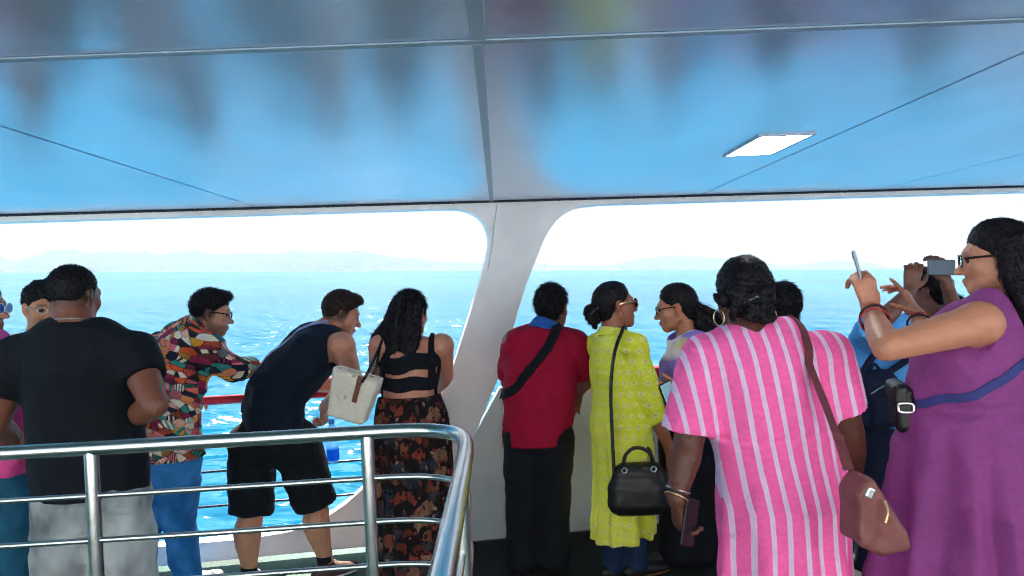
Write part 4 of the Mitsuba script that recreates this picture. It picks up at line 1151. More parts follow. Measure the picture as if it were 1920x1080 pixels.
# ------------------------------------------------------------------ 6 the woman in the yellow kurta
J = {k: np.array(v) for k, v in JOINTS['yellow'].items()}
p = Person(JOINTS['yellow'], 'person', 'woman in a yellow printed kurta and sunglasses, hair clipped up, facing right', '#8a5443', [(0.135, 0.085), (0.148, 0.105), (0.140, 0.108), (0.155, 0.120)],
           gaze=(0.97, 0.22, 0.10), head_size=1.0, limb=0.95,
           hands=(hand(J['wr_a'], (0.5, 0.8, -0.2), (0, 0, -1), -1), hand(J['wr_b'], (0.2, 0.1, -1), (-0.3, 1, 0), 1)))
J = p.J; H = p.head
p.part('hair', Union([p.head.cap(0.013, front=0.060, nape=-0.07, ear=-0.008, temple=0.006, rough=0.004, freq=100)], 0.02), 'hair_black', 0.006, loose=dict(n=1300, length=0.016, seed=3, flow=(0, -0.8, -0.5), lift=0.15))
bun = [H.ell((0, -0.118, -0.020), (0.040, 0.030, 0.048)), H.tube([(0, -0.10, -0.05), (0.005, -0.135, -0.055), (0.0, -0.150, -0.025), (0.0, -0.150, 0.008)], [0.022, 0.022, 0.018, 0.008], 2),
       H.tube([(0.0, -0.13, -0.01), (0.01, -0.158, 0.004), (0.012, -0.172, -0.012)], [0.014, 0.012, 0.006], 2), H.tube([(0.0, -0.11, -0.06), (-0.005, -0.122, -0.085), (0.0, -0.118, -0.10)], [0.018, 0.014, 0.006], 2)]
p.part('hair_bun', Cut(Union(bun, 0.008), fold=lambda P: 0.006 * (meshkit.fbm(P * 90, 2, 2) - 0.5)), 'hair_black', 0.005, loose=dict(n=700, length=0.014, seed=5, flow=(0.3, -0.3, 0.4), lift=0.6))
ms = []
for sx in (-1, 1):
    for i in range(5):
        y = -0.104 - 0.010 * i
        ms.append(pipe(spline([H(sx * 0.010, y, 0.030 - 0.004 * i), H(sx * 0.044, y - 0.004, 0.006 - 0.006 * i), H(sx * 0.030, y - 0.006, -0.042)], 4), 0.0036, 6))
    ms.append(pipe(spline([H(sx * 0.010, -0.098, 0.032), H(sx * 0.012, -0.15, 0.018)], 2), 0.005, 6))
put('hair_claw', join(*ms), 'black_plastic', p.key, smooth=40)
kt = [p.spine[1], p.spine[2], p.spine[3], p.spine[4], J['pelvis'] + [0.0, 0, -0.25], J['pelvis'] + [-0.02, 0, -0.56]]
kr = [p.rad[1] + 0.014, p.rad[2] + 0.016, p.rad[3] + 0.020, p.rad[4] + 0.024, (0.178, 0.130), (0.185, 0.140)]
slv = []
for q in 'ab':
    sh, el, wr = J['sh_' + q], J['el_' + q], J['wr_' + q]
    slv.append(Tube([lerp(J['neck'], sh, 0.15) + [0, 0, -0.03], lerp(J['neck'], sh, 0.7) + [0, 0, -0.012], sh], [0.054, 0.056, 0.060], smooth=2))
    e = lerp(el, wr, 0.28); d = unit(wr - el)
    slv.append(Cut(Tube([sh, lerp(sh, el, 0.5), el, e + d * 0.03], [0.060, 0.060, 0.060, 0.062], smooth=0), planes=[(e, d)]))
ax = unit(H.at - J['neck'])
slit = Slab(J['pelvis'] + p.side * 0.155 + [0.0, -0.02, -0.53], np.stack([p.side, p.ahead, UP]), (0.06, 0.030, 0.36), 0.004)
p.part('kurta', Cut(Union([Tube(kt, np.array(kr), side=p.side)] + slv, 0.03), minus=[Tube([J['neck'] + ax * 0.004, J['neck'] + ax * 0.2], [0.070, 0.085], smooth=0), slit], planes=[(kt[-1] + [0, 0, 0.03], (0.15, 0, -1))],
                    fold=lambda P: pleats(J['pelvis'], p.ahead, p.side, 11, 0.0, J['waist'][2], 0.2, 0.012, 8)(P) + folds(8, 0.015, 3)(P), k=0.005), 'cloth_kurta', 0.007, uv=True)
p.part('collar', Cut(Tube([J['neck'] - ax * 0.012, J['neck'] + ax * 0.03], [0.078, 0.064], smooth=0), minus=[Tube([J['neck'] - ax * 0.1, J['neck'] + ax * 0.1], [0.056, 0.058], smooth=0)], planes=[(J['neck'] + ax * 0.028, ax), (J['neck'] - ax * 0.02, -ax)]), 'cloth_kurta', 0.005, uv=True)
p.part('leggings', p.trousers((0.088, 0.082, 0.062, 0.052), folds=folds(9, 0.015, 3)), 'denim_navy', 0.009)
p.shoes('shoe_black', sole='leather_tan')
p.glasses(frame='gold', lens='sun_lens', temple=0.0042, wide=0.029, tall=0.024)
p.eyes()
put('earring', skin_of(H.ell((0.083, -0.006, -0.038), (0.005, 0.005, 0.005)), 0.002), 'gold', p.key, smooth=True)
yellow = p

# ------------------------------------------------------------------ 7 the woman in the lavender top
J = {k: np.array(v) for k, v in JOINTS['lavender'].items()}
p = Person(JOINTS['lavender'], 'person', 'woman with glasses and a wavy ponytail in a lavender tie-dye top, looking left', '#a06a55', [(0.135, 0.085), (0.148, 0.110), (0.140, 0.110), (0.150, 0.118)],
           turn=-1, gaze=(-0.96, 0.26, -0.10), head_size=1.0, limb=0.95,
           hands=(hand(J['wr_a'], (-0.6, -0.3, 0.1), (0, 0.2, 1), 1), hand(J['wr_b'], (-0.85, -0.15, 0.25), (0.1, 1, 0.2), -1, curl=(0.5, 0.55, 0.6, 0.6))))
J = p.J; H = p.head
p.part('hair', p.head.cap(0.014, front=0.060, nape=-0.065, ear=-0.005, temple=0.006, rough=0.004, freq=100, top=0.006), 'hair_black', 0.006, loose=dict(n=1300, length=0.016, seed=3, flow=(0, -0.8, -0.5), lift=0.15))
rng = np.random.default_rng(8)
locks = []
for i in range(34):
    ph = rng.uniform(0, 6); o = rng.normal(0, 0.020, 3)
    pts = [H(o[0] * 0.6, -0.085, -0.01 + o[2]), H(o[0], -0.115, -0.045 + o[2])]
    for t in (0.25, 0.5, 0.75, 1.0):
        pts.append(H(o[0] * (1 + t) + 0.012 * math.sin(ph + 7 * t), -0.115 - 0.115 * t + o[1] + 0.010 * math.cos(ph + 6 * t), -0.05 - 0.155 * t + o[2] * (1 + t)))
    locks.append(Tube(pts, [0.018, 0.018, 0.018, 0.017, 0.014, 0.007], smooth=2))
p.part('ponytail', Cut(Union(locks, 0.008), fold=lambda P: 0.005 * (meshkit.fbm(P * 90, 2, 3) - 0.5)), 'hair_black', 0.005, loose=dict(n=2200, length=0.035, seed=2, flow=(0, -0.3, -1), lift=0.35))
p.part('top', p.top(off=0.024, hem=-0.05, sleeve=0.85, sleeve_r=0.082, folds=folds(8, 0.033, 31), neck=0.030, flare=0.1), 'cloth_tiedye', 0.007)
p.part('trousers', p.trousers((0.108, 0.106, 0.10, 0.10), top=0.08), 'cloth_ink', 0.010)
p.shoes('shoe_black')
p.glasses(temple=0.0026); p.eyes()
lav = p

# ------------------------------------------------------------------ 8 the woman in the pink striped dress
J = {k: np.array(v) for k, v in JOINTS['stripe'].items()}
p = Person(JOINTS['stripe'], 'person', 'woman seen from behind in a pink and lavender vertically striped dress, hair pinned up', '#532f25', [(0.160, 0.095), (0.178, 0.125), (0.174, 0.130), (0.182, 0.140)],
           gaze=(0.10, 1, -0.06), head_size=1.02, limb=1.2,
           hands=(hand(J['wr_a'], (0.10, 0.16, -1), (1, 0.2, 0.1), -1, curl=(0.55, 0.65, 0.7, 0.75), size=1.02), hand(J['wr_b'], (0, 0.3, -1), (-1, 0, 0), 1)))
J = p.J; H = p.head
p.part('hair', p.head.cap(0.018, front=0.060, nape=-0.066, ear=-0.016, temple=0.006, rough=0.005, freq=60, top=0.010), 'hair_black', 0.006, loose=dict(n=1200, length=0.014, seed=2, flow=(0, -0.3, 0.6), lift=0.25))
rng = np.random.default_rng(12)
curls = []
for i in range(26):
    x, z = rng.uniform(-0.055, 0.045), rng.uniform(-0.060, 0.035)
    y = -0.108 + 3.0 * x * x - 0.004 * rng.uniform()
    a = rng.uniform(0, 6.28)
    curls.append(H.tube([(x, y, z), (x + 0.018 * math.cos(a), y - 0.020, z + 0.018 * math.sin(a)), (x + 0.032 * math.cos(a + 1.2), y - 0.008, z + 0.032 * math.sin(a + 1.2))], [0.013, 0.013, 0.009], 2))
curls += [H.ell((-0.076, -0.072, 0.002), (0.024, 0.026, 0.026)), H.tube([(-0.075, -0.07, -0.005), (-0.098, -0.068, 0.006), (-0.104, -0.062, 0.020)], [0.014, 0.011, 0.006], 2)]
p.part('hair_bun', Cut(Union(curls, 0.007), fold=lambda P: 0.006 * (meshkit.fbm(P * 80, 2, 12) - 0.5)), 'hair_black', 0.005, loose=dict(n=900, length=0.012, seed=5, flow=(0.3, -0.3, 0.2), lift=0.5))
put('hair_pin', pipe(spline([H(-0.03, -0.128, -0.010), H(0.005, -0.136, 0.004), H(0.03, -0.128, 0.002)], 4), 0.005, 8), 'silver', p.key, smooth=40)
for sx in (-1, 1):
    c = H(sx * 0.084, -0.008, -0.054)
    put('earring', pipe([c + H.A[0] * 0.020 * math.cos(t) * sx * 0.7 + H.A[1] * 0.014 * math.cos(t) + H.A[2] * 0.026 * math.sin(t) for t in np.linspace(0, 2 * np.pi, 28, endpoint=False)], 0.0018, 8, closed=True), 'gold', p.key, smooth=40)
C = [p.spine[1], p.spine[2], p.spine[3], p.spine[4], J['pelvis'] + [0.0, 0, -0.26], [J['pelvis'][0] + 0.01, J['pelvis'][1], 0.28]]
R = np.array([p.rad[1] + 0.016, p.rad[2] + 0.018, p.rad[3] + 0.022, p.rad[4] + 0.026, (0.203, 0.180), (0.225, 0.205)])
slv = []
for q in 'ab':
    sh, el = J['sh_' + q], J['el_' + q]
    slv.append(Tube([lerp(J['neck'], sh, 0.12) + [0, 0, -0.040], lerp(J['neck'], sh, 0.65) + [0, 0, -0.020], sh], [0.058, 0.064, 0.074], smooth=2))
    e = lerp(sh, el, 0.86 if q == 'a' else 0.66); d = unit(el - sh)
    slv.append(Cut(Tube([sh, lerp(sh, el, 0.4), e + d * 0.03], [0.076, 0.082, 0.086], smooth=0), planes=[(e, d)]))
ax = unit(H.at - J['neck'])
dress_f = Union([Tube(C, R, side=p.side)] + slv, 0.028)
seam_z = J['waist'][2] + 0.045


def dress_fold(P):
    seam = 0.006 * np.exp(-((P[:, 2] - seam_z - 0.008 * np.sin(P[:, 0] * 14)) / 0.007) ** 2)
    low = np.clip((seam_z - P[:, 2]) / 0.5, 0, 1)
    return seam + folds(6, 0.030, 14, (1, 1, 0.6))(P) + low * pleats(J['pelvis'], p.ahead, p.side, 9, 0.010, seam_z, 0.2, 0.016, 5)(P)


dress_c = Cut(dress_f, minus=[Tube([J['neck'] + ax * 0.000 + [0, 0.02, 0], J['neck'] + ax * 0.2], [0.078, 0.100], smooth=0)], planes=[(C[-1], -UP)], fold=dress_fold, k=0.006)
p.part('dress', dress_c, 'cloth_striped', 0.008, uv='flat')
wa = J['wr_a']; d = unit(J['wr_a'] - J['el_a'])
for k, (o, m) in enumerate(((-0.028, 'silver'), (-0.016, 'leather_black'), (-0.004, 'gold'))):
    c = wa + d * o; s = unit(np.cross(d, [0, 1, 0])); w = np.cross(d, s)
    put('bracelet', pipe([c + s * 0.037 * math.cos(t) + w * 0.037 * math.sin(t) + d * 0.006 * math.sin(t + k) for t in np.linspace(0, 2 * np.pi, 24, endpoint=False)], 0.0042 if k == 1 else 0.003, 8, closed=True), m, p.key, smooth=40)
p.shoes('shoe_black')
stripe = p

# ------------------------------------------------------------------ 9, 10, 11 the three half hidden ones on the right
p = Person(JOINTS['hidden'], 'person', 'dark haired person in black half hidden behind the woman in the striped dress', '#7a4a3a', [(0.135, 0.085), (0.150, 0.105), (0.145, 0.105), (0.155, 0.115)], gaze=(0.25, 1, 0), head_size=0.98)
p.part('hair', Union([p.head.cap(0.014, nape=-0.115, ear=-0.05, rough=0.006), p.head.ell((0, -0.075, -0.08), (0.060, 0.035, 0.06))], 0.02), 'hair_black', 0.007, loose=dict(n=2200, length=0.035, seed=2, flow=(0, -0.3, -1), lift=0.35))
p.part('top', p.top(off=0.018, hem=0.02, sleeve=1.3), 'cloth_ink', 0.010)
p.part('trousers', p.trousers(), 'cloth_ink', 0.011)
p.shoes('shoe_black')

J = {k: np.array(v) for k, v in JOINTS['blue'].items()}
p = Person(JOINTS['blue'], 'person', 'man in light blue shirt taking a picture with raised arms', '#6b4438', [(0.150, 0.090), (0.165, 0.110), (0.158, 0.112), (0.155, 0.115)],
           gaze=(-0.75, 0.66, 0.02), head_size=1.0, hands=(hand(J['wr_a'], (0.25, 0.05, 1), (0.4, 1, 0), -1, curl=(0.5, 0.55, 0.6, 0.6)), hand(J['wr_b'], (-0.2, 0.0, 1), (-0.4, 1, 0), 1, curl=(0.6, 0.6, 0.6, 0.6))))
J = p.J
p.part('hair', p.head.cap(0.013, nape=-0.06, ear=-0.01, temple=0.01, rough=0.006), 'hair_black', 0.007, loose=dict(n=2600, length=0.007, seed=1, flow=(0.2, 0.3, -0.4), lift=0.9))
p.part('shirt', p.top(off=0.026, hem=-0.02, sleeve=(0.75, 0.75), sleeve_r=0.082, folds=folds(7, 0.030, 44), neck=0.006, flare=0.06), 'cloth_sky', 0.008)
p.part('trousers', p.trousers((0.105, 0.10, 0.085, 0.08)), 'cloth_navy', 0.011)
p.shoes('shoe_black'); p.eyes()
blue = p

p = Person(JOINTS['peek'], 'person', 'dark haired person whose head just shows above the raised arm of the woman in purple', '#7a4a3a', [(0.135, 0.085), (0.150, 0.105), (0.145, 0.105), (0.155, 0.115)], gaze=(0.0, 1, 0))
p.part('hair', p.head.cap(0.013, nape=-0.08, ear=-0.02, rough=0.006), 'hair_black', 0.007, loose=dict(n=2200, length=0.035, seed=2, flow=(0, -0.3, -1), lift=0.35))
p.part('top', p.top(off=0.018, hem=0.02, sleeve=1.3), 'cloth_grey', 0.010)
p.part('trousers', p.trousers(), 'cloth_navy', 0.011)
p.shoes('shoe_black')

# ------------------------------------------------------------------ 12 the woman in purple, taking a picture
J = {k: np.array(v) for k, v in JOINTS['purple'].items()}
phone_hand = J['wr_b']
p = Person(JOINTS['purple'], 'person', 'woman in a sleeveless purple dress with long black hair and glasses holding up a phone', '#b47a60', [(0.130, 0.085), (0.165, 0.135), (0.150, 0.150), (0.180, 0.185)],
           turn=-1, gaze=(-0.88, 0.46, -0.02), head_size=0.95, limb=0.98,
           hands=(hand(J['wr_a'], (-0.45, 0.05, 0.9), (-0.75, 0.5, -0.3), 1, curl=(0.10, 0.45, 0.55, 0.6), thumb_in=0.5), hand(J['wr_b'], (-0.12, 0.12, 1), (-0.15, 0.9, 0.1), -1, curl=(0.75, 0.85, 0.9, 0.95), thumb_in=0.7)))
J = p.J; H = p.head
p.part('hair', p.head.cap(0.014, front=0.058, nape=-0.10, ear=-0.012, temple=0.006, rough=0.004, freq=90, top=0.006), 'hair_black', 0.006, loose=dict(n=1300, length=0.016, seed=3, flow=(0, -0.8, -0.5), lift=0.15))
rng = np.random.default_rng(21)
locks = []
for i in range(96):
    a = rng.uniform(-1.75, 1.7); r = rng.uniform(0.75, 1.02); ph = rng.uniform(0, 6); ln = rng.uniform(0.24, 0.40)
    pts = [H(0.088 * math.sin(a) * r, -0.022 - 0.090 * math.cos(a) * r, rng.uniform(0.0, 0.07)), H(0.094 * math.sin(a), -0.030 - 0.092 * math.cos(a), -0.05)]
    for t in (0.3, 0.55, 0.8, 1.0):
        pts.append(H(0.110 * math.sin(a) + 0.014 * math.sin(ph + 6 * t), -0.058 - 0.075 * math.cos(a) - 0.02 * t + 0.012 * math.cos(ph + 7 * t), -0.05 - ln * t))
    locks.append(Tube(pts, [0.014, 0.018, 0.020, 0.020, 0.016, 0.007], smooth=2))
p.part('hair', Cut(Union(locks, 0.008), fold=lambda P: 0.005 * (meshkit.fbm(P * [100, 100, 30], 2, 9) - 0.5)), 'hair_black', 0.005, loose=dict(n=2200, length=0.035, seed=2, flow=(0, -0.3, -1), lift=0.35))
C = [p.spine[1], p.spine[2], p.spine[3], p.spine[4], J['pelvis'] + [-0.02, 0, -0.28], [J['pelvis'][0] - 0.04, J['pelvis'][1], 0.20]]
R = np.array([(0.120, 0.085), p.rad[2] + 0.014, p.rad[3] + 0.016, p.rad[4] + 0.020, (0.215, 0.235), (0.25, 0.29)])
straps = [Tube([lerp(J['neck'], J['sh_' + q], 0.42) + [0, 0, -0.075], lerp(J['neck'], J['sh_' + q], 0.50) + [0, 0, 0.012]], [0.062, 0.058], smooth=0) for q in 'ab']
ax = unit(H.at - J['neck'])
holes = [Tube([J['sh_' + q] + (p.side if q == 'a' else -p.side) * 0.02 + [-0.004, 0, 0.02], J['sh_' + q] + (p.side if q == 'a' else -p.side) * 0.06 + [-0.02, 0, -0.04]], [0.085, 0.088], smooth=0) for q in 'ab']
belt_z = J['waist'][2] + 0.02


def gown(P):
    low = np.clip((belt_z - P[:, 2]) / 0.35, 0, 1)
    seam = 0.012 * np.exp(-((P[:, 2] - belt_z) / 0.02) ** 2)
    return seam + folds(7, 0.024, 51)(P) + low * pleats(J['pelvis'], p.ahead, p.side, 10, 0.014, belt_z, 0.2, 0.036, 7)(P)


gown_f = Cut(Union([Tube(C, R, side=p.side)] + straps, 0.03), minus=[Tube([J['neck'] + ax * 0.0 + p.ahead * 0.02, J['neck'] + ax * 0.2 + p.ahead * 0.03], [0.066, 0.09], smooth=0)] + holes, planes=[(C[-1], -UP)], fold=gown, k=0.006)
p.part('dress', gown_f, 'cloth_purple', 0.007)
p.glasses(frame='black_plastic', temple=0.0036); p.eyes()
put('earring', skin_of(H.ell((-0.084, -0.006, -0.040), (0.005, 0.004, 0.008)), 0.002), 'gold', p.key, smooth=True)
for q, offs in (('b', (-0.05, -0.066, -0.092)), ('a', (-0.03, -0.045))):
    wr = J['wr_' + q]; d = unit(J['wr_' + q] - J['el_' + q]); s = unit(np.cross(d, [0, 1, 0.3])); w = np.cross(d, s)
    for k, o in enumerate(offs):
        c = wr + d * o; r = 0.036 + abs(o) * 0.06
        put('bracelet', pipe([c + s * r * math.cos(t) + w * r * math.sin(t) + d * 0.007 * math.sin(t + k) for t in np.linspace(0, 2 * np.pi, 24, endpoint=False)], 0.0026 if k != 1 else 0.0035, 8, closed=True), 'thread_red' if k != 1 else 'leather_black', p.key, smooth=40)
p.shoes('shoe_black')
purple = p
band_path = [J['waist'] + p.ahead * 0.17 + p.side * (-0.02) + UP * 0.015, J['waist'] + p.ahead * 0.10 - p.side * 0.16 + UP * 0.03, J['waist'] - p.side * 0.19 + UP * 0.055, J['waist'] - p.ahead * 0.10 - p.side * 0.18 + UP * 0.10, J['waist'] - p.ahead * 0.16 - p.side * 0.05 + UP * 0.17]
cross = band_on(p, gown_f, band_path, 0.026, 0.004, 'strap_blue', p.key, label='blue strap across the dress')

# ------------------------------------------------------------------ 13, 14 the two on the left edge
p = Person(JOINTS['pink'], 'person', 'man at the left edge in a pink shirt, blue jeans and blue mirrored sunglasses', '#a3705c', [(0.150, 0.090), (0.165, 0.115), (0.160, 0.120), (0.155, 0.118)], gaze=(1, 0.1, -0.05),
           hands=(hand(JOINTS['pink']['wr_a'], (0.9, 0.3, 0), (0, 0, -1), -1), hand(JOINTS['pink']['wr_b'], (0.9, 0.2, -0.3), (0, 0.4, -1), 1)), fade=(-0.05, 0.6), head_size=0.9)
p.part('hair', p.head.cap(0.014, nape=-0.05, ear=-0.004, temple=0.012, rough=0.006), 'hair_black', 0.006, loose=dict(n=2600, length=0.007, seed=1, flow=(0.2, 0.3, -0.4), lift=0.9))
p.part('shirt', p.top(off=0.020, hem=0.02, sleeve=(0.8, 0.8), sleeve_r=0.072, folds=folds(7, 0.024, 61), neck=0.006), 'cloth_pink', 0.009)
p.part('jeans', p.trousers((0.108, 0.10, 0.085, 0.08), folds=folds(8, 0.018, 6)), 'denim_teal', 0.010)
p.shoes('shoe_white'); p.glasses(frame='silver', lens='blue_lens', wide=0.028, tall=0.022); p.eyes()

p = Person(JOINTS['behind'], 'person', 'young man with glasses pushed up looking sideways behind the shoulder of the black T-shirt', '#b9805f', [(0.135, 0.085), (0.150, 0.105), (0.148, 0.105), (0.150, 0.112)], gaze=(0.72, -0.68, -0.12), head_size=0.93)
p.part('hair', p.head.cap(0.018, front=0.050, nape=-0.05, ear=-0.004, temple=0.012, rough=0.010, freq=70, top=0.012), 'hair_black', 0.006, loose=dict(n=2600, length=0.007, seed=1, flow=(0.2, 0.3, -0.4), lift=0.9))
p.part('shirt', p.top(off=0.018, hem=0.02, sleeve=0.7), 'cloth_white', 0.010)
p.part('jeans', p.trousers(), 'denim_teal', 0.011)
p.shoes('shoe_white'); p.glasses(frame='silver', lens=None, temple=0.0018, wide=0.022, tall=0.016); p.eyes()
# ------------------------------------------------------------------ things that are carried
def turned(roll=0.0, yaw=0.0):
    """Rows: axes of a thing that faces the inside of the deck, yawed about up, then rolled in its own plane."""
    x = np.array([math.cos(yaw), math.sin(yaw), 0]); y = np.array([-math.sin(yaw), math.cos(yaw), 0]); z = UP
    return np.stack([x * math.cos(roll) + z * math.sin(roll), y, z * math.cos(roll) - x * math.sin(roll)])


# canvas tote on the skirt woman's shoulder
t = thing('tote_bag', label='cream canvas tote with brown tab on the shoulder of the woman in the skirt', category='bag')
A = turned(-0.30, -0.15); c = np.array([-0.739, 3.60, 1.003])
outer = Slab(c, A, (0.106, 0.052, 0.118), 0.018, 0.13)
inner = Slab(c + A[2] * 0.03, A, (0.100, 0.045, 0.122), 0.014, 0.13)
V, F = skin_of(Cut(outer, minus=[inner], fold=wrinkle(9, 0.006, 2)), 0.006)
put('body', (V, F), 'canvas_cream', t, smooth=True)
rim = [c + A[0] * 0.118 * math.copysign(abs(math.cos(a)) ** 0.4, math.cos(a)) + A[1] * 0.050 * math.copysign(abs(math.sin(a)) ** 0.4, math.sin(a)) + A[2] * 0.114 for a in np.linspace(0, 2 * np.pi, 40, endpoint=False)]
put('hem', pipe(rim, 0.0045, 6, closed=True), 'canvas_cream', t, smooth=40)
for s in (-1, 1):
    top = lerp(skirt.J['neck'], skirt.J['sh_a'], 0.86) + [0, 0.01 * s, 0.070]
    put('strap', pipe(spline([c + A[0] * 0.045 + A[1] * 0.056 * s + A[2] * 0.09, c + A[0] * 0.062 + A[1] * 0.058 * s + A[2] * 0.15, lerp(c + A[0] * 0.062 + A[2] * 0.15, top, 0.6), top], 5), 0.007, 8), 'leather_black', t, smooth=40)
    put('strap_tab', rbox((-0.012, -0.004, -0.066), (0.012, 0.004, 0.066), 0.003, np.stack([A[0], A[1] * s, A[2]]) if s == 1 else A, c + A[0] * 0.030 + A[1] * 0.058 * s + A[2] * 0.050), 'leather_tan', t, label='brown leather tab')

mat('phone_dusk', lin('#5a636e'), 0.3, metallic=0.3)
# water bottle in the hand of the man in the tank top
scene['label_blue'] = {'type': 'principledthin', 'base_color': {'type': 'rgb', 'value': list(lin('#2f8cf0'))}, 'diff_trans': 1.2, 'roughness': 0.4}
mat('cap_blue', lin('#2b8be8'), 0.4, 0.5)
scene['clear_plastic'] = {'type': 'principledthin', 'base_color': {'type': 'rgb', 'value': [0.45, 0.75, 0.95]}, 'spec_trans': 0.55, 'diff_trans': 1.3, 'roughness': 0.12, 'eta': 1.4}
t = thing('water_bottle', label='clear plastic water bottle with a blue label held by the man in the tank top', category='bottle')
b0 = np.array([-0.975, 4.13, 0.0])
prof = [(0.0, 0.560), (0.030, 0.560), (0.034, 0.568), (0.034, 0.640), (0.031, 0.650), (0.034, 0.660), (0.034, 0.715), (0.030, 0.735), (0.018, 0.765), (0.0145, 0.775), (0.0145, 0.792)]


def lathe(prof, n=28):
    v = np.array([(r * math.cos(a), r * math.sin(a), z) for r, z in prof for a in np.arange(n) * 2 * np.pi / n])
    f = []
    for i in range(len(prof) - 1):
        for k in range(n):
            q = (k + 1) % n
            f += [[i * n + k, i * n + q, (i + 1) * n + q], [i * n + k, (i + 1) * n + q, (i + 1) * n + k]]
    return v, np.array(f)


v, f = lathe(prof); put('body', (v + b0, f), 'clear_plastic', t, smooth=40)
v, f = lathe([(0.0347, 0.572), (0.0350, 0.574), (0.0350, 0.634), (0.0347, 0.636)]); put('label', (v + b0, f), 'label_blue', t, smooth=True)
v, f = lathe([(0.0152, 0.776), (0.0165, 0.778), (0.0165, 0.797), (0.014, 0.800), (0.0, 0.800)]); put('cap', (v + b0, f), 'cap_blue', t, smooth=40)

# black handbag on the yellow kurta woman's shoulder
t = thing('handbag', label='black handbag with two short handles and a long strap worn by the woman in yellow', category='bag')
A = turned(0.03, -0.12); c = np.array([0.622, 3.44, 0.530])
put('body', skin_of(Cut(Union([Slab(c, A, (0.135, 0.055, 0.115), 0.050, -0.16), Slab(c - A[2] * 0.04, A, (0.146, 0.062, 0.09), 0.06)], 0.03), fold=wrinkle(10, 0.006, 4)), 0.006), 'leather_black', t, smooth=True)
for s in (-1, 1):
    k = put('handle', pipe(spline([c + A[0] * -0.068 + A[1] * 0.045 * s + A[2] * 0.09, c + A[0] * -0.062 + A[1] * 0.05 * s + A[2] * 0.155, c + A[0] * -0.02 + A[1] * 0.05 * s + A[2] * 0.195, c + A[0] * 0.03 + A[1] * 0.05 * s + A[2] * 0.19, c + A[0] * 0.066 + A[1] * 0.05 * s + A[2] * 0.15, c + A[0] * 0.070 + A[1] * 0.045 * s + A[2] * 0.09], 6), 0.0085, 10), 'leather_black', t, smooth=40)
    for x in (-0.067, 0.068):
        q = c + A[0] * x + A[1] * (0.056 * s) + A[2] * 0.096
        put('ring', pipe([q + A[0] * 0.012 * math.cos(a) + A[2] * 0.012 * math.sin(a) for a in np.linspace(0, 2 * np.pi, 16, endpoint=False)], 0.003, 6, closed=True), 'silver', k, smooth=40)
sh = lerp(yellow.J['neck'], yellow.J['sh_b'], 0.62)
put('strap', pipe(spline([c + A[0] * -0.115 - A[1] * 0.02 + A[2] * 0.08, [0.505, 3.45, 0.78], [0.508, 3.45, 1.0], [0.532, 3.455, 1.16], sh + [-0.03, -0.055, 0.045], sh + [0, 0, 0.074], sh + [0.02, 0.09, 0.02]], 6), 0.0085, 8), 'leather_black', t, smooth=40)

# brown shoulder bag of the striped woman
t = thing('shoulder_bag', label='brown leather shoulder bag on the hip of the woman in the striped dress', category='bag')
ball = manifold3d.Manifold.sphere(0.017, 16)
k = 2.0 / 2.2
pts = [(1.050, 0.840), (1.074, 0.872), (1.158, 0.730), (1.166, 0.688), (1.105, 0.672), (1.050, 0.705)]
hull = manifold3d.Manifold.batch_hull([ball.translate([x * k, y, EYE + (z - EYE) * k]) for x, z in pts for y in (1.96, 2.05)]).refine_to_length(0.012)
q = hull.to_mesh(); v = q.vert_properties[:, :3].astype(float)
g = meshkit.fbm(v * 14, 3, 5)[:, None] - 0.5
put('body', (v + (v - v.mean(0)) * g * 0.22, q.tri_verts), 'leather_brown', t, smooth=True)
put('zip', pipe(spline([(0.989, 2.005, 0.944), (1.030, 2.005, 0.882), (1.068, 2.005, 0.812)], 4), 0.006, 8), 'leather_black', t, smooth=40)
put('clasp', rbox((-0.011, -0.005, -0.015), (0.011, 0.005, 0.015), 0.004, turned(-0.5), (0.968, 1.938, 0.915)), 'silver', t)
put('charm', pipe(spline([(1.000, 1.925, 0.897), (1.007, 1.923, 0.865), (1.000, 1.924, 0.838)], 4), 0.0035, 6), 'gold', t, smooth=40)
band_on(stripe, dress_c, [lerp(stripe.J['neck'], stripe.J['sh_b'], 0.55) + [0.0, 0.08, 0.04], lerp(stripe.J['neck'], stripe.J['sh_b'], 0.55) + [0, -0.02, 0.07], [0.945, 2.235, 1.26], [0.955, 2.19, 1.192], [0.972, 2.12, 1.065], [0.968, 2.03, 0.95]], 0.034, 0.004, 'strap_brown', t, name='strap', pull=0.002)

# black crossbody bag of the woman in purple
t = thing('crossbody_bag', label='black crossbody bag with a silver buckle in front of the woman in purple', category='bag')
c = purple.J['waist'] + purple.ahead * 0.165 - purple.side * 0.03 + UP * 0.0
A = np.stack([unit([0.35, 1, 0]), unit([-1, 0.35, 0]), UP])
put('body', skin_of(Cut(Slab(c, A, (0.080, 0.030, 0.070), 0.022), fold=wrinkle(12, 0.005, 6)), 0.005), 'leather_black', t, smooth=True)
put('flap', skin_of(Slab(c + A[1] * 0.012 + UP * 0.045, A, (0.081, 0.026, 0.038), 0.02), 0.005), 'leather_black', t, smooth=True)
b = purple.J['waist'] + purple.ahead * 0.15 - purple.side * 0.11 + UP * 0.012
put('buckle', pipe([b + np.array([0.019 * math.copysign(abs(math.cos(a)) ** 0.5, math.cos(a)), -0.004 - 0.010 * math.cos(a), 0.014 * math.copysign(abs(math.sin(a)) ** 0.5, math.sin(a))]) for a in np.linspace(0, 2 * np.pi, 24, endpoint=False)], 0.0042, 8, closed=True), 'silver', t, smooth=40)

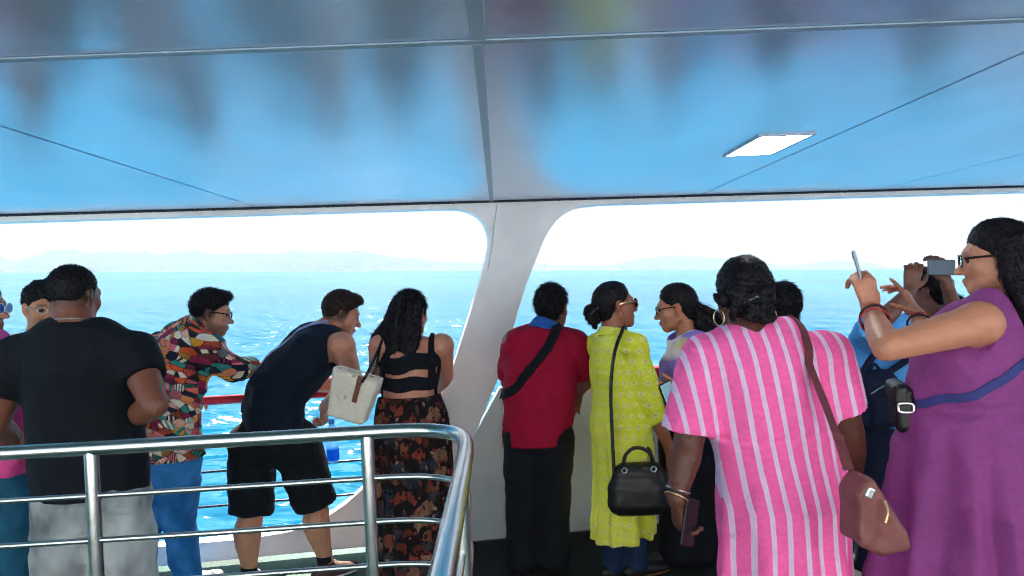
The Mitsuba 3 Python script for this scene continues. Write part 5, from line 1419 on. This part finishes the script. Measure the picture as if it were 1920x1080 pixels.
# backpack of the man in the light blue shirt
t = thing('backpack', label='dark navy backpack on the back of the man in the light blue shirt', category='backpack')
c = np.array([1.722, 3.355, 0.905]); A = turned(0.05, 0.1)
put('body', skin_of(Cut(Slab(c, A, (0.105, 0.070, 0.135), 0.055, -0.12), fold=wrinkle(9, 0.008, 3)), 0.007), 'cloth_navy', t, smooth=True)
put('pocket', skin_of(Cut(Slab(c - A[1] * 0.062 - UP * 0.035, A, (0.075, 0.028, 0.070), 0.025), fold=wrinkle(12, 0.004, 5)), 0.006), 'cloth_navy', t, smooth=True)
put('zip', pipe(spline([c - A[1] * 0.074 + A[0] * -0.07 + UP * 0.045, c - A[1] * 0.078 + UP * 0.075, c - A[1] * 0.074 + A[0] * 0.07 + UP * 0.045], 5), 0.0035, 6), 'silver', t, smooth=40)
put('grab_loop', pipe(spline([c + UP * 0.125 - A[0] * 0.03, c + UP * 0.165, c + UP * 0.125 + A[0] * 0.03], 5), 0.008, 8), 'cloth_navy', t, smooth=40)
bs = p  # noqa
for q, sx in (('a', -1), ('b', 1)):
    e = lerp(blue.J['neck'], blue.J['sh_' + q], 0.6)
    put('strap', pipe(spline([c + A[0] * 0.07 * sx + UP * 0.12, lerp(c + UP * 0.14, e - blue.ahead * 0.13, 0.5) + A[0] * 0.06 * sx, e - blue.ahead * 0.115 + [0, 0, -0.06], e - blue.ahead * 0.05 + UP * 0.072, e + blue.ahead * 0.07 + UP * 0.03], 5), 0.016, 8), 'cloth_navy', t, smooth=40)


def phone(c, A, label, m='phone_black', screen=None, half=(0.036, 0.0045, 0.072)):
    t = thing('phone', label=label, category='phone')
    h = np.array(half)
    put('case', rbox(-h, h, 0.0042, A, c), m, t, smooth=40)
    if screen:
        put('screen', rbox((-h[0] + 0.004, -h[1] - 0.0008, -h[2] + 0.006), (h[0] - 0.004, -h[1] + 0.0004, h[2] - 0.006), 0.0005, A, c), screen, t)
    put('camera_bump', rbox((-h[0] + 0.006, h[1] - 0.001, h[2] - 0.030), (-h[0] + 0.026, h[1] + 0.0018, h[2] - 0.008), 0.001, A, c), 'phone_black', t)


wr = stripe.J['wr_a']
phone(wr + np.array([0.036, -0.012, -0.072]), turned(-0.35, 0.75), 'black phone held low in the left hand of the woman in the striped dress')
wr = lav.J['wr_b']
phone(wr + np.array([-0.055, -0.030, 0.005]), turned(0.35, 0.3), 'phone with a pale bright screen held by the woman in the lavender top', screen='phone_screen', half=(0.034, 0.0045, 0.062))
wr = purple.J['wr_b']
phone(wr + np.array([-0.012, 0.035, 0.118]), np.stack([unit([0.50, 0.87, 0.0]), unit([-0.87, 0.50, -0.22]), unit(np.cross(unit([0.50, 0.87, 0.0]), unit([-0.87, 0.50, -0.22])))]), 'thin phone seen edge on in the raised hand of the woman in purple', m='phone_grey')
wr = lerp(blue.J['wr_a'], blue.J['wr_b'], 0.55)
phone(wr + np.array([0.05, -0.01, 0.085]), turned(math.pi / 2 - 0.04, 0.2), 'grey phone held sideways in both hands by the man in the light blue shirt', m='phone_dusk', half=(0.036, 0.006, 0.074))
